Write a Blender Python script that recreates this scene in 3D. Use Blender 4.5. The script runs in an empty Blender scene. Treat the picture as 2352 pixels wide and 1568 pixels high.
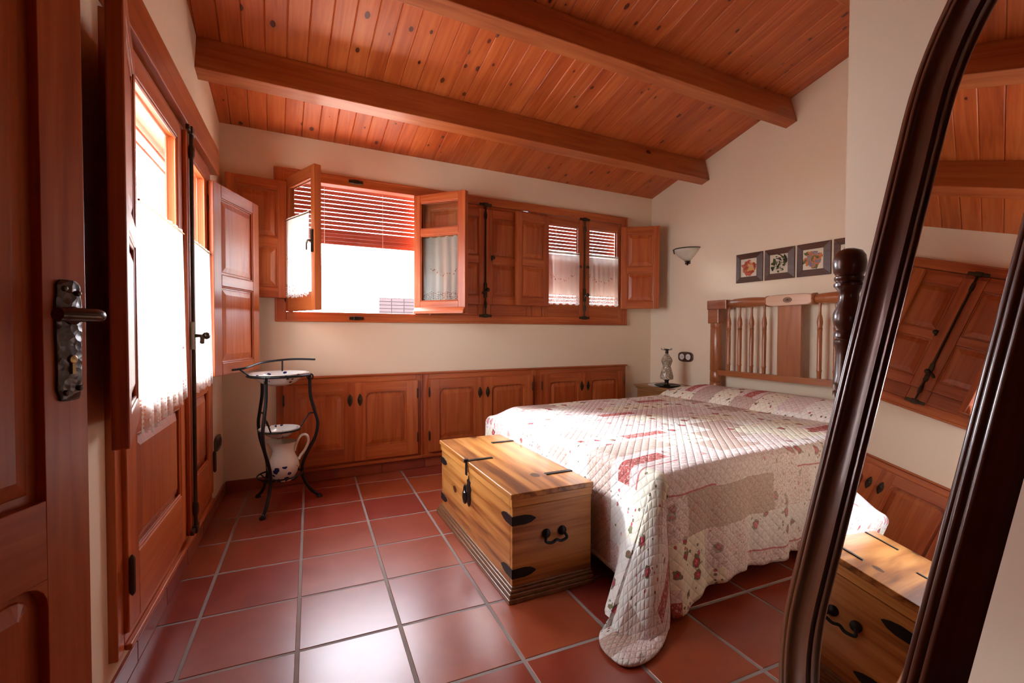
import bpy, bmesh, math, random
from mathutils import Vector, Matrix
random.seed(7)
PI = math.pi
SC = bpy.context.scene
COL = SC.collection

# ------------------------------------------------------------------ camera, sky, exposure
CAM = Vector((-0.0581, -2.8512, 1.0751))
YAW, PITCH, ROLL = math.radians(27.178), math.radians(-1.2925), math.radians(0.1837)
cd = bpy.data.cameras.new('camera'); co = bpy.data.objects.new('camera', cd); COL.objects.link(co)
cd.sensor_width = 36.0; cd.lens = 1062.3 / 2352 * 36.0; cd.clip_start = 0.02
_f = Vector((math.sin(YAW) * math.cos(PITCH), math.cos(YAW) * math.cos(PITCH), math.sin(PITCH)))
_r = Vector((math.cos(YAW), -math.sin(YAW), 0)); _u = _r.cross(_f)
_r2 = math.cos(ROLL) * _r + math.sin(ROLL) * _u; _u2 = -math.sin(ROLL) * _r + math.cos(ROLL) * _u
co.matrix_world = Matrix(((_r2.x, _u2.x, -_f.x, CAM.x), (_r2.y, _u2.y, -_f.y, CAM.y), (_r2.z, _u2.z, -_f.z, CAM.z), (0, 0, 0, 1)))
SC.camera = co
SC.view_settings.view_transform = 'Standard'; SC.view_settings.look = 'None'
SC.view_settings.gamma = 1.0; SC.view_settings.use_curve_mapping = False
SC.view_settings.exposure = 1.28
cy = SC.cycles; cy.max_bounces = 6; cy.diffuse_bounces = 4; cy.glossy_bounces = 3; cy.transmission_bounces = 2; cy.transparent_max_bounces = 8; cy.caustics_reflective = False; cy.caustics_refractive = False
wd = bpy.data.worlds.new('sky'); SC.world = wd; wd.use_nodes = True
bg = wd.node_tree.nodes['Background']; bg.inputs[0].default_value = (0.86, 0.90, 1.0, 1); bg.inputs[1].default_value = 12.5

sl_ = bpy.data.lights.new('hazy_sun', 'SUN'); sl_.energy = 22.0; sl_.angle = math.radians(24); sl_.color = (.92, .96, 1.0)
so_ = bpy.data.objects.new('hazy_sun', sl_); COL.objects.link(so_); so_.rotation_euler = Vector((1.0, -1.52, -.95)).to_track_quat('-Z', 'Y').to_euler()

# room geometry (metres), from the floor-tile grid of the photograph
YB, XR, XL0, AL = 0.7037, 3.3587, -0.3665, 0.0622
ZC, SL = 2.4192, 0.272
ANG = math.atan(SL)
def zc(y): return ZC + SL * (YB - y)
def xl(y): return XL0 + AL * (y - YB)
LN = math.sqrt(1 + AL * AL)
LANG = math.atan2(1 / LN, AL / LN)
LEFT = Matrix.Translation((XL0, YB, 0)) @ Matrix.Rotation(LANG, 4, 'Z')     # left wall: x along wall, -y into the room
YF, XE, YE = -4.0, 1.5, -2.05                                              # front wall, entry block

def portal(mat, w, h):
    l = bpy.data.lights.new('window_portal', 'AREA'); l.shape = 'RECTANGLE'; l.size = w; l.size_y = h
    l.cycles.is_portal = True
    o = bpy.data.objects.new('window_portal', l); COL.objects.link(o); o.matrix_world = mat
def facing(loc, d):
    d = Vector(d).normalized(); q = d.to_track_quat('-Z', 'Y'); return Matrix.Translation(loc) @ q.to_matrix().to_4x4()
portal(facing((1.49, YB + 0.24, 1.66), (0, -1, 0)), 3.1, 1.05)
portal(facing(LEFT @ Vector((-1.18, 0.24, 1.35)), (LEFT.to_3x3() @ Vector((0, -1, 0)))), 1.45, 1.15)

# ------------------------------------------------------------------ mesh helpers
class MB:
    def __init__(s): s.v = []; s.f = []; s.m = []; s.uv = None
    def add(s, vs, fs, m=0):
        b = len(s.v); s.v += [tuple(v) for v in vs]
        for f in fs: s.f.append([b + i for i in f]); s.m.append(m)
    def hexa(s, p, m=0):
        s.add(p, [(0, 3, 2, 1), (4, 5, 6, 7), (0, 1, 5, 4), (1, 2, 6, 5), (2, 3, 7, 6), (3, 0, 4, 7)], m)
    def box(s, x0, x1, y0, y1, z0, z1, m=0):
        s.hexa([(x0, y0, z0), (x1, y0, z0), (x1, y1, z0), (x0, y1, z0), (x0, y0, z1), (x1, y0, z1), (x1, y1, z1), (x0, y1, z1)], m)
    def lathe(s, prof, n=20, c=(0, 0, 0), m=0, axis='z', caps=True):
        vs = []
        for r, h in prof:
            for k in range(n):
                a = 2 * PI * k / n; p = (r * math.cos(a), r * math.sin(a), h)
                if axis == 'x': p = (p[2], p[0], p[1])
                if axis == 'y': p = (p[0], p[2], p[1])
                vs.append((p[0] + c[0], p[1] + c[1], p[2] + c[2]))
        fs = []
        for i in range(len(prof) - 1):
            for k in range(n):
                k2 = (k + 1) % n; fs.append((i * n + k, i * n + k2, (i + 1) * n + k2, (i + 1) * n + k))
        if caps: fs.append(tuple(range(n))[::-1]); fs.append(tuple((len(prof) - 1) * n + k for k in range(n)))
        s.add(vs, fs, m)
    def tube(s, pts, r, n=8, m=0, closed=False, flat=None):
        P = [Vector(p) for p in pts]; N = len(P); rs = r if isinstance(r, (list, tuple)) else [r] * N
        up = None; vs = []
        for i in range(N):
            a = P[(i - 1) % N] if (closed or i > 0) else P[i]; b = P[(i + 1) % N] if (closed or i < N - 1) else P[i]
            t = (b - a).normalized()
            if up is None: up = t.orthogonal().normalized() if abs(t.z) > .9 else Vector((0, 0, 1))
            x = t.cross(up)
            if x.length < 1e-5: x = t.orthogonal()
            x.normalize(); y = x.cross(t).normalized(); up = y
            for k in range(n):
                an = 2 * PI * k / n; vs.append(P[i] + x * (math.cos(an) * rs[i]) + y * (math.sin(an) * rs[i] * (flat or 1)))
        fs = []
        for i in range(N if closed else N - 1):
            j = (i + 1) % N
            for k in range(n):
                k2 = (k + 1) % n; fs.append((i * n + k, i * n + k2, j * n + k2, j * n + k))
        if not closed: fs.append(tuple(range(n))[::-1]); fs.append(tuple((N - 1) * n + k for k in range(n)))
        s.add(vs, fs, m)
    def prism(s, poly, y0, y1, m=0):                   # polygon in x,z extruded along y
        n = len(poly); vs = [(x, y0, z) for x, z in poly] + [(x, y1, z) for x, z in poly]
        fs = [tuple(range(n)), tuple(range(n, 2 * n))[::-1]] + [(i, (i + 1) % n, n + (i + 1) % n, n + i) for i in range(n)]
        s.add(vs, fs, m)
    def build(s, name, mats, parent=None, mat=None, bevel=0, seg=2, smooth=False, noflip=False):
        me = bpy.data.meshes.new(name); me.from_pydata(s.v, [], s.f)
        if not isinstance(mats, (list, tuple)): mats = [mats]
        for k in mats: me.materials.append(M[k] if isinstance(k, str) else k)
        me.polygons.foreach_set('material_index', s.m)
        if s.uv:
            ul = me.uv_layers.new(name='UVMap')
            for l in me.loops: ul.data[l.index].uv = s.uv[l.vertex_index]
        if not noflip:
            b = bmesh.new(); b.from_mesh(me); bmesh.ops.recalc_face_normals(b, faces=b.faces); b.to_mesh(me); b.free()
        if smooth:
            for p in me.polygons: p.use_smooth = True
            try: me.set_sharp_from_angle(angle=math.radians(40))
            except Exception: pass
        o = bpy.data.objects.new(name, me); COL.objects.link(o)
        if parent: o.parent = parent
        if mat is not None: o.matrix_local = mat
        if bevel:
            md = o.modifiers.new('bevel', 'BEVEL'); md.width = bevel; md.segments = seg; md.limit_method = 'ANGLE'; md.angle_limit = math.radians(50)
            md.harden_normals = False
        return o
def thing(name, label, cat, mat=None, group=None, kind=None):
    o = bpy.data.objects.new(name, None); COL.objects.link(o); o.empty_display_size = .05
    if mat is not None: o.matrix_world = mat
    tag(o, label, cat, group, kind); return o
def tag(o, label=None, cat=None, group=None, kind=None):
    if label: o['label'] = label
    if cat: o['category'] = cat
    if group: o['group'] = group
    if kind: o['kind'] = kind
    return o
def T(x, y, z): return Matrix.Translation((x, y, z))
def RZ(a): return Matrix.Rotation(math.radians(a), 4, 'Z')
def bez(pts, n=10):                                    # Catmull-Rom through points
    P = [Vector(p) for p in pts]; out = []
    for i in range(len(P) - 1):
        a = P[max(i - 1, 0)]; b = P[i]; c = P[i + 1]; d = P[min(i + 2, len(P) - 1)]
        for k in range(n):
            t = k / n
            out.append(.5 * ((2 * b) + (c - a) * t + (2 * a - 5 * b + 4 * c - d) * t * t + (3 * b - a - 3 * c + d) * t ** 3))
    out.append(P[-1]); return out
def sm(a, b, x):
    t = max(0., min(1., (x - a) / (b - a))); return t * t * (3 - 2 * t)

# ------------------------------------------------------------------ materials
M = {}
class G:
    def __init__(s, name):
        s.m = bpy.data.materials.new(name); s.m.use_nodes = True; s.t = s.m.node_tree; s.t.nodes.clear(); M[name] = s.m
        s.out = s.n('ShaderNodeOutputMaterial')
    def n(s, typ, **k):
        nd = s.t.nodes.new(typ)
        for a, b in k.items(): setattr(nd, a, b)
        return nd
    def l(s, a, b): s.t.links.new(a, b)
    def put(s, sock, v):
        if hasattr(v, 'links') or isinstance(v, bpy.types.NodeSocket): s.l(v, sock)
        else: sock.default_value = v
    def math(s, op, a, b=0.0, c=None):
        nd = s.n('ShaderNodeMath', operation=op); s.put(nd.inputs[0], a); s.put(nd.inputs[1], b)
        if c is not None: s.put(nd.inputs[2], c)
        return nd.outputs[0]
    def mix(s, f, a, b, mode='MIX'):
        nd = s.n('ShaderNodeMix', data_type='RGBA', blend_type=mode); s.put(nd.inputs[0], f)
        s.put(nd.inputs[6], a if not isinstance(a, tuple) else (*a, 1)[:4]); s.put(nd.inputs[7], b if not isinstance(b, tuple) else (*b, 1)[:4]); return nd.outputs[2]
    def ramp(s, f, stops, const=False):
        nd = s.n('ShaderNodeValToRGB'); r = nd.color_ramp
        if const: r.interpolation = 'CONSTANT'
        while len(r.elements) < len(stops): r.elements.new(.5)
        for e, (p, c) in zip(r.elements, stops): e.position = p; e.color = (*c, 1)[:4]
        s.l(f, nd.inputs[0]); return nd.outputs[0]
    def co(s, kind='Object', scale=(1, 1, 1), loc=None):
        tc = s.n('ShaderNodeTexCoord'); mp = s.n('ShaderNodeMapping'); mp.inputs['Scale'].default_value = scale
        s.l(tc.outputs[kind], mp.inputs[0])
        if loc is not None: s.l(loc, mp.inputs['Location'])
        return mp.outputs[0]
    def noise(s, vec, scale=5, detail=4, dist=0, rough=.5):
        nd = s.n('ShaderNodeTexNoise'); s.l(vec, nd.inputs['Vector']); nd.inputs['Scale'].default_value = scale
        nd.inputs['Detail'].default_value = detail; nd.inputs['Distortion'].default_value = dist; nd.inputs['Roughness'].default_value = rough
        return nd.outputs[0]
    def voro(s, vec, scale, feat='F1', rnd=1.0):
        nd = s.n('ShaderNodeTexVoronoi', feature=feat); s.l(vec, nd.inputs['Vector']); nd.inputs['Scale'].default_value = scale
        nd.inputs['Randomness'].default_value = rnd; return nd
    def bump(s, h, st=.2, d=.01):
        nd = s.n('ShaderNodeBump'); nd.inputs['Strength'].default_value = st; nd.inputs['Distance'].default_value = d; s.l(h, nd.inputs['Height']); return nd.outputs[0]
    def pbr(s, col, rough=.5, metal=0., nrm=None, coat=0., coat_r=.15, spec=.5):
        p = s.n('ShaderNodeBsdfPrincipled')
        s.put(p.inputs['Base Color'], (*col, 1)[:4] if isinstance(col, tuple) else col); s.put(p.inputs['Roughness'], rough)
        p.inputs['Metallic'].default_value = metal; p.inputs['Coat Weight'].default_value = coat; p.inputs['Coat Roughness'].default_value = coat_r
        p.inputs['Specular IOR Level'].default_value = spec
        if nrm is not None: s.l(nrm, p.inputs['Normal'])
        s.l(p.outputs[0], s.out.inputs[0]); return p
    def rnd(s, k=1.0):
        oi = s.n('ShaderNodeObjectInfo'); c = s.n('ShaderNodeCombineXYZ')
        s.l(s.math('MULTIPLY', oi.outputs['Random'], 37.0 * k), c.inputs[0]); s.l(s.math('MULTIPLY', oi.outputs['Random'], 91.0 * k), c.inputs[1]); s.l(s.math('MULTIPLY', oi.outputs['Random'], 13.0 * k), c.inputs[2])
        return c.outputs[0], oi.outputs['Random']

def wood(name, dark, mid, light, axis=2, rough=.40, coat=.22, fine=1.0, knots=0., var=.18, coat_r=.2, kscale=5.0, ct=(.36, .52, .72)):
    g = G(name); off, r = g.rnd()
    a = [13.0 * fine] * 3; a[axis] = .8 * fine
    v = g.co('Object', tuple(a), off); n1 = g.noise(v, 1.6, 3.5, 1.1, .55)
    b = [60.0 * fine] * 3; b[axis] = 2.2 * fine
    n2 = g.noise(g.co('Object', tuple(b), off), 1.5, 2, .3)
    c = [3.0] * 3; c[axis] = .6
    n3 = g.noise(g.co('Object', tuple(c), off), 1.3, 1, .5)
    f = g.math('ADD', g.math('MULTIPLY', n1, .62), g.math('ADD', g.math('MULTIPLY', n2, .2), g.math('MULTIPLY', n3, .3)))
    col = g.ramp(f, [(ct[0], dark), (ct[1], mid), (ct[2], light)])
    if knots:
        k = [1.0] * 3; k[axis] = .62
        vo = g.voro(g.co('Object', tuple(k), off), kscale)
        d = g.math('ADD', vo.outputs['Distance'], g.math('MULTIPLY', g.math('SUBTRACT', n2, .5), .05))
        sep = g.n('ShaderNodeSeparateColor'); g.l(vo.outputs['Color'], sep.inputs[0])
        big = g.math('MULTIPLY', sep.outputs[0], knots)
        km = g.math('LESS_THAN', d, big)
        halo = g.math('SMOOTH_MIN', 1.0, g.math('MAXIMUM', g.math('SUBTRACT', 1.0, g.math('DIVIDE', d, g.math('MULTIPLY', big, 2.4))), 0.0), .1)
        col = g.mix(g.math('MULTIPLY', halo, .55), col, dark)
        col = g.mix(g.math('MULTIPLY', km, .9), col, (dark[0] * .22, dark[1] * .18, dark[2] * .2))
    hs = g.n('ShaderNodeHueSaturation'); g.l(col, hs.inputs['Color']); g.l(g.math('ADD', 1 - var / 2, g.math('MULTIPLY', r, var)), hs.inputs['Value'])
    g.pbr(hs.outputs[0], rough, coat=coat, coat_r=coat_r)
    return g
PINE = ((.27, .040, .006), (.415, .082, .016), (.54, .145, .036))
for nm, ax in (('pine_v', 2), ('pine_h', 0), ('pine_y', 1)): wood(nm, *PINE, axis=ax)
wood('board_pine', (.31, .048, .008), (.47, .092, .018), (.60, .155, .037), axis=1, knots=.165, var=.12, rough=.42, coat=.12, kscale=11.5)
wood('beam_pine', (.28, .052, .010), (.40, .096, .022), (.50, .145, .038), axis=0, knots=.06, var=.1, rough=.45, coat=.15, kscale=3.5)
CH = ((.17, .045, .008), (.46, .165, .034), (.64, .285, .075))
wood('chest_y', *CH, axis=1, knots=.13, rough=.32, coat=.3, fine=.7, kscale=6, ct=(.43, .54, .66)); wood('chest_x', *CH, axis=0, knots=.13, rough=.32, coat=.3, fine=.7, kscale=6, ct=(.43, .54, .66))
wood('chest_base', (.10, .038, .014), (.19, .08, .03), (.27, .125, .052), axis=1, rough=.35)
HB = ((.22, .055, .015), (.33, .098, .029), (.43, .145, .046))
wood('head_v', *HB, axis=2, rough=.32, coat=.4); wood('head_y', *HB, axis=1, rough=.32, coat=.4)
wood('medallion_wood', (.50, .27, .17), (.58, .34, .22), (.64, .40, .27), axis=1, rough=.3, coat=.4)
DK = ((.035, .009, .003), (.066, .018, .007), (.11, .034, .012))
wood('dark_wood', *DK, axis=2, rough=.3, coat=.45, coat_r=.08)
wood('picture_wood', (.045, .018, .010), (.085, .036, .022), (.14, .066, .042), axis=1, rough=.45, coat=.1)
wood('stand_wood', (.16, .06, .02), (.29, .125, .04), (.42, .21, .08), axis=1, rough=.35, coat=.3)
wood('blind_wood', (.36, .075, .045), (.46, .11, .07), (.54, .15, .10), axis=0, rough=.4, coat=.2)

g = G('plaster'); v = g.co('Object'); n = g.noise(v, 3, 2)
g.pbr(g.mix(g.math('MULTIPLY', n, .5), (.86, .69, .515), (.91, .755, .575)), .85, spec=.2)
g = G('tile_clay'); off, r = g.rnd(); v = g.co('Object', (1, 1, 1), off)
n = g.noise(v, 6, 3, .5); n2 = g.noise(v, 26, 4, .4); n3 = g.noise(v, 7, 2)
c = g.ramp(n, [(.25, (.25, .036, .014)), (.5, (.295, .050, .020)), (.78, (.35, .070, .031))])
hs = g.n('ShaderNodeHueSaturation'); g.l(c, hs.inputs['Color']); g.l(g.math('ADD', .86, g.math('MULTIPLY', r, .28)), hs.inputs['Value']); g.l(g.math('ADD', .492, g.math('MULTIPLY', r, .014)), hs.inputs['Hue'])
g.pbr(hs.outputs[0], g.math('ADD', .27, g.math('MULTIPLY', n, .08)), nrm=g.bump(g.math('ADD', n3, g.math('MULTIPLY', n2, .10)), .06, .012), spec=.8, coat=.3, coat_r=.3)
g = G('grout'); v = g.co('Object'); g.pbr(g.mix(g.noise(v, 12, 4), (.24, .21, .195), (.35, .31, .285)), .8)
g = G('iron'); v = g.co('Object'); g.pbr((.018, .018, .02), .42, .6, nrm=g.bump(g.noise(v, 60, 3), .15, .003))
g = G('dark_brass'); v = g.co('Object'); g.pbr(g.mix(g.noise(v, 40, 3), (.035, .024, .015), (.09, .06, .035)), .36, .75)
g = G('hammered'); v = g.co('Object'); vo = g.voro(v, 75); g.pbr((.075, .062, .056), .30, .9, nrm=g.bump(vo.outputs['Distance'], .7, .004))
g = G('bronze'); v = g.co('Object'); g.pbr(g.mix(g.noise(v, 20, 3), (.03, .016, .011), (.06, .034, .022)), .24, .8)
g = G('brass'); g.pbr((.36, .25, .11), .35, 1.)
g = G('mirror_glass'); g.pbr((.86, .88, .88), .0, 1.)
g = G('glass')
gl = g.n('ShaderNodeBsdfGlossy'); gl.inputs['Roughness'].default_value = 0.0; tr = g.n('ShaderNodeBsdfTransparent'); tr.inputs[0].default_value = (.94, .97, .96, 1)
fr = g.n('ShaderNodeLayerWeight'); fr.inputs[0].default_value = .5; mx = g.n('ShaderNodeMixShader'); g.l(g.math('ADD', .04, g.math('MULTIPLY', .9, g.math('POWER', fr.outputs['Facing'], 5.0))), mx.inputs[0]); g.l(tr.outputs[0], mx.inputs[1]); g.l(gl.outputs[0], mx.inputs[2]); g.l(mx.outputs[0], g.out.inputs[0])

def cloth(name, col, trans, lace=False):
    g = G(name); uv = g.co('UV'); weave = g.noise(g.co('UV', (900, 900, 1)), 1, 1)
    d = g.n('ShaderNodeBsdfDiffuse'); d.inputs[0].default_value = (*col, 1); t = g.n('ShaderNodeBsdfTranslucent'); t.inputs[0].default_value = (*col, 1)
    a = g.n('ShaderNodeMixShader'); a.inputs[0].default_value = .5; g.l(d.outputs[0], a.inputs[1]); g.l(t.outputs[0], a.inputs[2])
    tp = g.n('ShaderNodeBsdfTransparent'); b = g.n('ShaderNodeMixShader')
    sep = g.n('ShaderNodeSeparateXYZ'); g.l(uv, sep.inputs[0])
    vo = g.voro(g.co('UV', (75, 75, 1)), 1.0, rnd=.35)
    hole = g.math('LESS_THAN', vo.outputs['Distance'], .33)
    inlace = g.math('LESS_THAN', sep.outputs[1], .085)
    # embroidered garland: a wavy row of eyelets
    wav = g.math('ADD', .27, g.math('MULTIPLY', g.math('ABSOLUTE', g.math('SINE', g.math('MULTIPLY', sep.outputs[0], 10.5))), -.055))
    band = g.math('LESS_THAN', g.math('ABSOLUTE', g.math('SUBTRACT', sep.outputs[1], wav)), .016)
    dots = g.math('LESS_THAN', g.voro(g.co('UV', (60, 60, 1)), 1.0).outputs['Distance'], .3)
    h = g.math('MAXIMUM', g.math('MULTIPLY', hole, inlace), g.math('MULTIPLY', band, dots))
    g.l(g.math('MAXIMUM', g.math('MULTIPLY', h, .85), trans), b.inputs[0]); g.l(a.outputs[0], b.inputs[1]); g.l(tp.outputs[0], b.inputs[2]); g.l(b.outputs[0], g.out.inputs[0])
cloth('curtain_cloth', (.88, .86, .80), .5)
cloth('curtain_heavy', (.86, .85, .80), .06)
cloth('curtain_mid', (.88, .86, .81), .14)

g = G('ceramic_blue'); v = g.co('Object'); nz = g.noise(v, 9, 2, .4); vo = g.voro(v, 26)
spots = g.math('MULTIPLY', g.math('LESS_THAN', g.math('ADD', vo.outputs['Distance'], g.math('MULTIPLY', g.noise(v, 60, 3), .5)), .52), g.math('GREATER_THAN', nz, .55))
g.pbr(g.mix(spots, (.80, .78, .73), (.015, .022, .11)), .12, coat=.6, coat_r=.05)
g = G('ceramic_cream'); v = g.co('Object'); sp = g.n('ShaderNodeSeparateXYZ'); g.l(v, sp.inputs[0])
vo = g.voro(v, 24); low = g.math('LESS_THAN', sp.outputs[2], .10)
sp2 = g.math('MULTIPLY', g.math('LESS_THAN', g.math('ADD', vo.outputs['Distance'], g.math('MULTIPLY', g.noise(v, 55, 3), .5)), .62), low)
g.pbr(g.mix(sp2, (.78, .74, .66), (.014, .02, .12)), .14, coat=.6, coat_r=.05)
g = G('white_plastic'); g.pbr((.8, .78, .74), .35)
g = G('dark_socket'); g.pbr((.055, .02, .012), .3, coat=.4)
g = G('alabaster'); v = g.co('Object'); g.pbr(g.mix(g.noise(v, 9, 4, 1.0), (.50, .43, .33), (.74, .69, .58)), .35)
g = G('doily'); v = g.co('Object'); g.pbr(g.mix(g.math('LESS_THAN', g.voro(v, 110).outputs['Distance'], .25), (.82, .80, .76), (.45, .38, .3)), .9)
g = G('beaded'); v = g.co('Object'); vo = g.voro(v, 120); g.pbr(g.mix(g.math('LESS_THAN', vo.outputs['Distance'], .36), (.30, .23, .15), (.78, .75, .66)), .2, nrm=g.bump(vo.outputs['Distance'], -.8, .004))
g = G('mattress_cloth'); g.pbr((.78, .75, .7), .9)
g = G('paving'); v = g.co('Object'); g.pbr(g.mix(g.noise(v, 3, 4), (.40, .37, .33), (.5, .47, .43)), .9)
g = G('brick_far'); v = g.co('Object'); g.pbr(g.mix(g.noise(v, 9, 4), (.018, .009, .009), (.03, .016, .016)), .9)
g = G('house_pink'); v = g.co('Object'); g.pbr(g.mix(g.noise(v, 6, 3), (.52, .30, .29), (.60, .38, .36)), .8)
g = G('cord_white'); g.pbr((.8, .78, .74), .8)

# quilt patchwork (UV in metres over the cloth)
g = G('quilt_cloth'); uv = g.co('UV'); sp = g.n('ShaderNodeSeparateXYZ'); g.l(uv, sp.inputs[0])
wob = g.math('MULTIPLY', g.math('SUBTRACT', g.noise(uv, 6, 2), .5), .03)
row = g.math('FLOOR', g.math('DIVIDE', g.math('ADD', sp.outputs[1], wob), .165))
ush = g.math('ADD', g.math('DIVIDE', g.math('ADD', sp.outputs[0], wob), .265), g.math('MULTIPLY', row, .37))
cb = g.n('ShaderNodeCombineXYZ'); g.l(g.math('FLOOR', ush), cb.inputs[0]); g.l(row, cb.inputs[1])
wn = g.n('ShaderNodeTexWhiteNoise', noise_dimensions='2D'); g.l(cb.outputs[0], wn.inputs['Vector']); pr = wn.outputs['Value']
base = g.ramp(pr, [(0, (.86, .82, .68)), (.22, (.85, .76, .74)), (.46, (.60, .50, .43)), (.60, (.88, .86, .81)), (.84, (.84, .74, .72)), (.92, (.86, .82, .80))], True)
mott = g.ramp(pr, [(0, (.0,) * 3), (.22, (.45,) * 3), (.46, (.6,) * 3), (.60, (.06,) * 3), (.84, (.3,) * 3), (.92, (.25,) * 3)], True)
fl = g.ramp(pr, [(0, (1,) * 3), (.22, (.55,) * 3), (.46, (.0,) * 3), (.60, (1,) * 3), (.84, (.0,) * 3), (.92, (.7,) * 3)], True)
mn = g.noise(uv, 120, 3, .5); base = g.mix(g.math('MULTIPLY', g.math('GREATER_THAN', mn, .52), mott), base, (.50, .28, .25))
base = g.mix(g.math('MULTIPLY', g.math('MULTIPLY', g.math('GREATER_THAN', g.noise(uv, 38, 4, 1.5), .60), .55), g.math('MULTIPLY', mott, 1.0)), base, (.60, .24, .22))
fn = g.math('MULTIPLY', g.math('SUBTRACT', g.noise(uv, 70, 3), .5), .38)
def flowers(scale, rad, keep, col, base, d0=0):
    vo = g.voro(uv, scale); sc = g.n('ShaderNodeSeparateColor'); g.l(vo.outputs['Color'], sc.inputs[0])
    dd = g.math('ADD', vo.outputs['Distance'], fn)
    m = g.math('MULTIPLY', g.math('LESS_THAN', dd, rad), g.math('LESS_THAN', sc.outputs[0], keep))
    if d0: m = g.math('MULTIPLY', m, g.math('GREATER_THAN', dd, d0))
    return g.mix(g.math('MULTIPLY', m, fl), base, col)
base = flowers(16, .36, .30, (.22, .20, .12), base, .20)
base = flowers(16, .26, .30, (.52, .07, .11), base)
base = flowers(16, .12, .30, (.72, .24, .26), base)
base = flowers(46, .30, .15, (.24, .20, .14), base)
base = flowers(38, .27, .14, (.55, .16, .17), base)
# thin red seams on some rows
rf = g.math('FRACT', g.math('DIVIDE', g.math('ADD', sp.outputs[1], wob), .165))
stripe = g.math('MULTIPLY', g.math('MULTIPLY', g.math('GREATER_THAN', rf, .30), g.math('LESS_THAN', rf, .72)), g.math('MULTIPLY', g.math('GREATER_THAN', pr, .86), g.math('LESS_THAN', pr, .92)))
base = g.mix(stripe, base, g.mix(g.math('GREATER_THAN', g.noise(uv, 75, 3, 1.0), .56), (.46, .12, .11), (.68, .42, .38)))
seam = g.math('MULTIPLY', g.math('MULTIPLY', g.math('LESS_THAN', rf, .045), .75), g.math('GREATER_THAN', pr, .86)); base = g.mix(seam, base, (.50, .06, .07))
q = 2 * PI / .044
hq = g.math('MINIMUM', g.math('ABSOLUTE', g.math('SINE', g.math('MULTIPLY', g.math('ADD', sp.outputs[0], sp.outputs[1]), q / 2))), g.math('ABSOLUTE', g.math('SINE', g.math('MULTIPLY', g.math('SUBTRACT', sp.outputs[0], sp.outputs[1]), q / 2))))
hq = g.math('POWER', hq, .5)
hq2 = g.math('ADD', hq, g.math('MULTIPLY', g.noise(uv, 30, 3), .7))
base = g.mix(g.math('LESS_THAN', hq, .25), base, g.mix(.22, base, (.3, .26, .25)))
g.pbr(base, .9, nrm=g.bump(hq2, .5, .006), spec=.15)

def print_mat(name, seed, cols):
    g = G(name); v = g.co('Object', (1, 1, 1)); 
    sp = g.n('ShaderNodeSeparateXYZ'); g.l(v, sp.inputs[0])
    rad = g.math('SQRT', g.math('ADD', g.math('POWER', sp.outputs[1], 2.0), g.math('POWER', sp.outputs[2], 2.0)))
    nz = g.n('ShaderNodeTexNoise', noise_dimensions='4D'); g.l(v, nz.inputs['Vector']); nz.inputs['W'].default_value = seed; nz.inputs['Scale'].default_value = 22; nz.inputs['Detail'].default_value = 4; nz.inputs['Distortion'].default_value = .8
    c = g.ramp(nz.outputs[0], [(.30, cols[0]), (.44, cols[1]), (.52, cols[2]), (.60, cols[3])], True)
    m = g.math('LESS_THAN', g.math('ADD', rad, g.math('MULTIPLY', g.math('SUBTRACT', nz.outputs[0], .5), .1)), .062)
    g.pbr(g.mix(m, (.70, .62, .46), c), .25)
print_mat('print_red', 1.0, ((.30, .05, .02), (.55, .10, .05), (.60, .36, .08), (.62, .30, .22)))
print_mat('print_white', 4.0, ((.02, .02, .015), (.05, .07, .02), (.60, .52, .40), (.03, .03, .03)))
print_mat('print_violet', 9.0, ((.10, .12, .03), (.62, .18, .05), (.22, .17, .20), (.30, .22, .16)))
print_mat('print_pale', 14.0, ((.30, .30, .25), (.5, .5, .45), (.6, .6, .58), (.4, .4, .4)))

# ------------------------------------------------------------------ room shell
FLOOR_POLY = [(xl(YB) - .005, YB), (XR, YB), (XR, YF), (-1.05, YF), (-1.05, -1.9), (xl(-1.9), -1.9)]
m = MB(); m.add([(x, y, -.0016) for x, y in FLOOR_POLY] + [(x, y, -.1) for x, y in FLOOR_POLY],
      [tuple(range(6))] + [tuple(range(6, 12))[::-1]] + [(i, (i + 1) % 6, 6 + (i + 1) % 6, 6 + i) for i in range(6)])
floor = tag(m.build('floor', 'grout'), 'terracotta tile floor with grey joints', None, None, 'structure')
U = .34; TT = -.0632; OX, OY = .1953 * U, -.4369 * U; tw = .1642
tc_, ts_ = math.cos(TT), math.sin(TT)
def clip(poly, a, b):                                  # keep left of a->b
    out = []
    for i in range(len(poly)):
        p, q = poly[i], poly[(i + 1) % len(poly)]
        dp = (b[0] - a[0]) * (p[1] - a[1]) - (b[1] - a[1]) * (p[0] - a[0]); dq = (b[0] - a[0]) * (q[1] - a[1]) - (b[1] - a[1]) * (q[0] - a[0])
        if dp >= 0: out.append(p)
        if dp * dq < 0: t = dp / (dp - dq); out.append((p[0] + t * (q[0] - p[0]), p[1] + t * (q[1] - p[1])))
    return out
def area(p): return .5 * abs(sum(p[i][0] * p[(i + 1) % len(p)][1] - p[(i + 1) % len(p)][0] * p[i][1] for i in range(len(p))))
RP = [(xl(YB), YB), (xl(YE), YE), (XR, YE), (XR, YB)]; EP = [(xl(YE), YE), (xl(-3.4), -3.4), (XE, -3.4), (XE, YE)]
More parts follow.
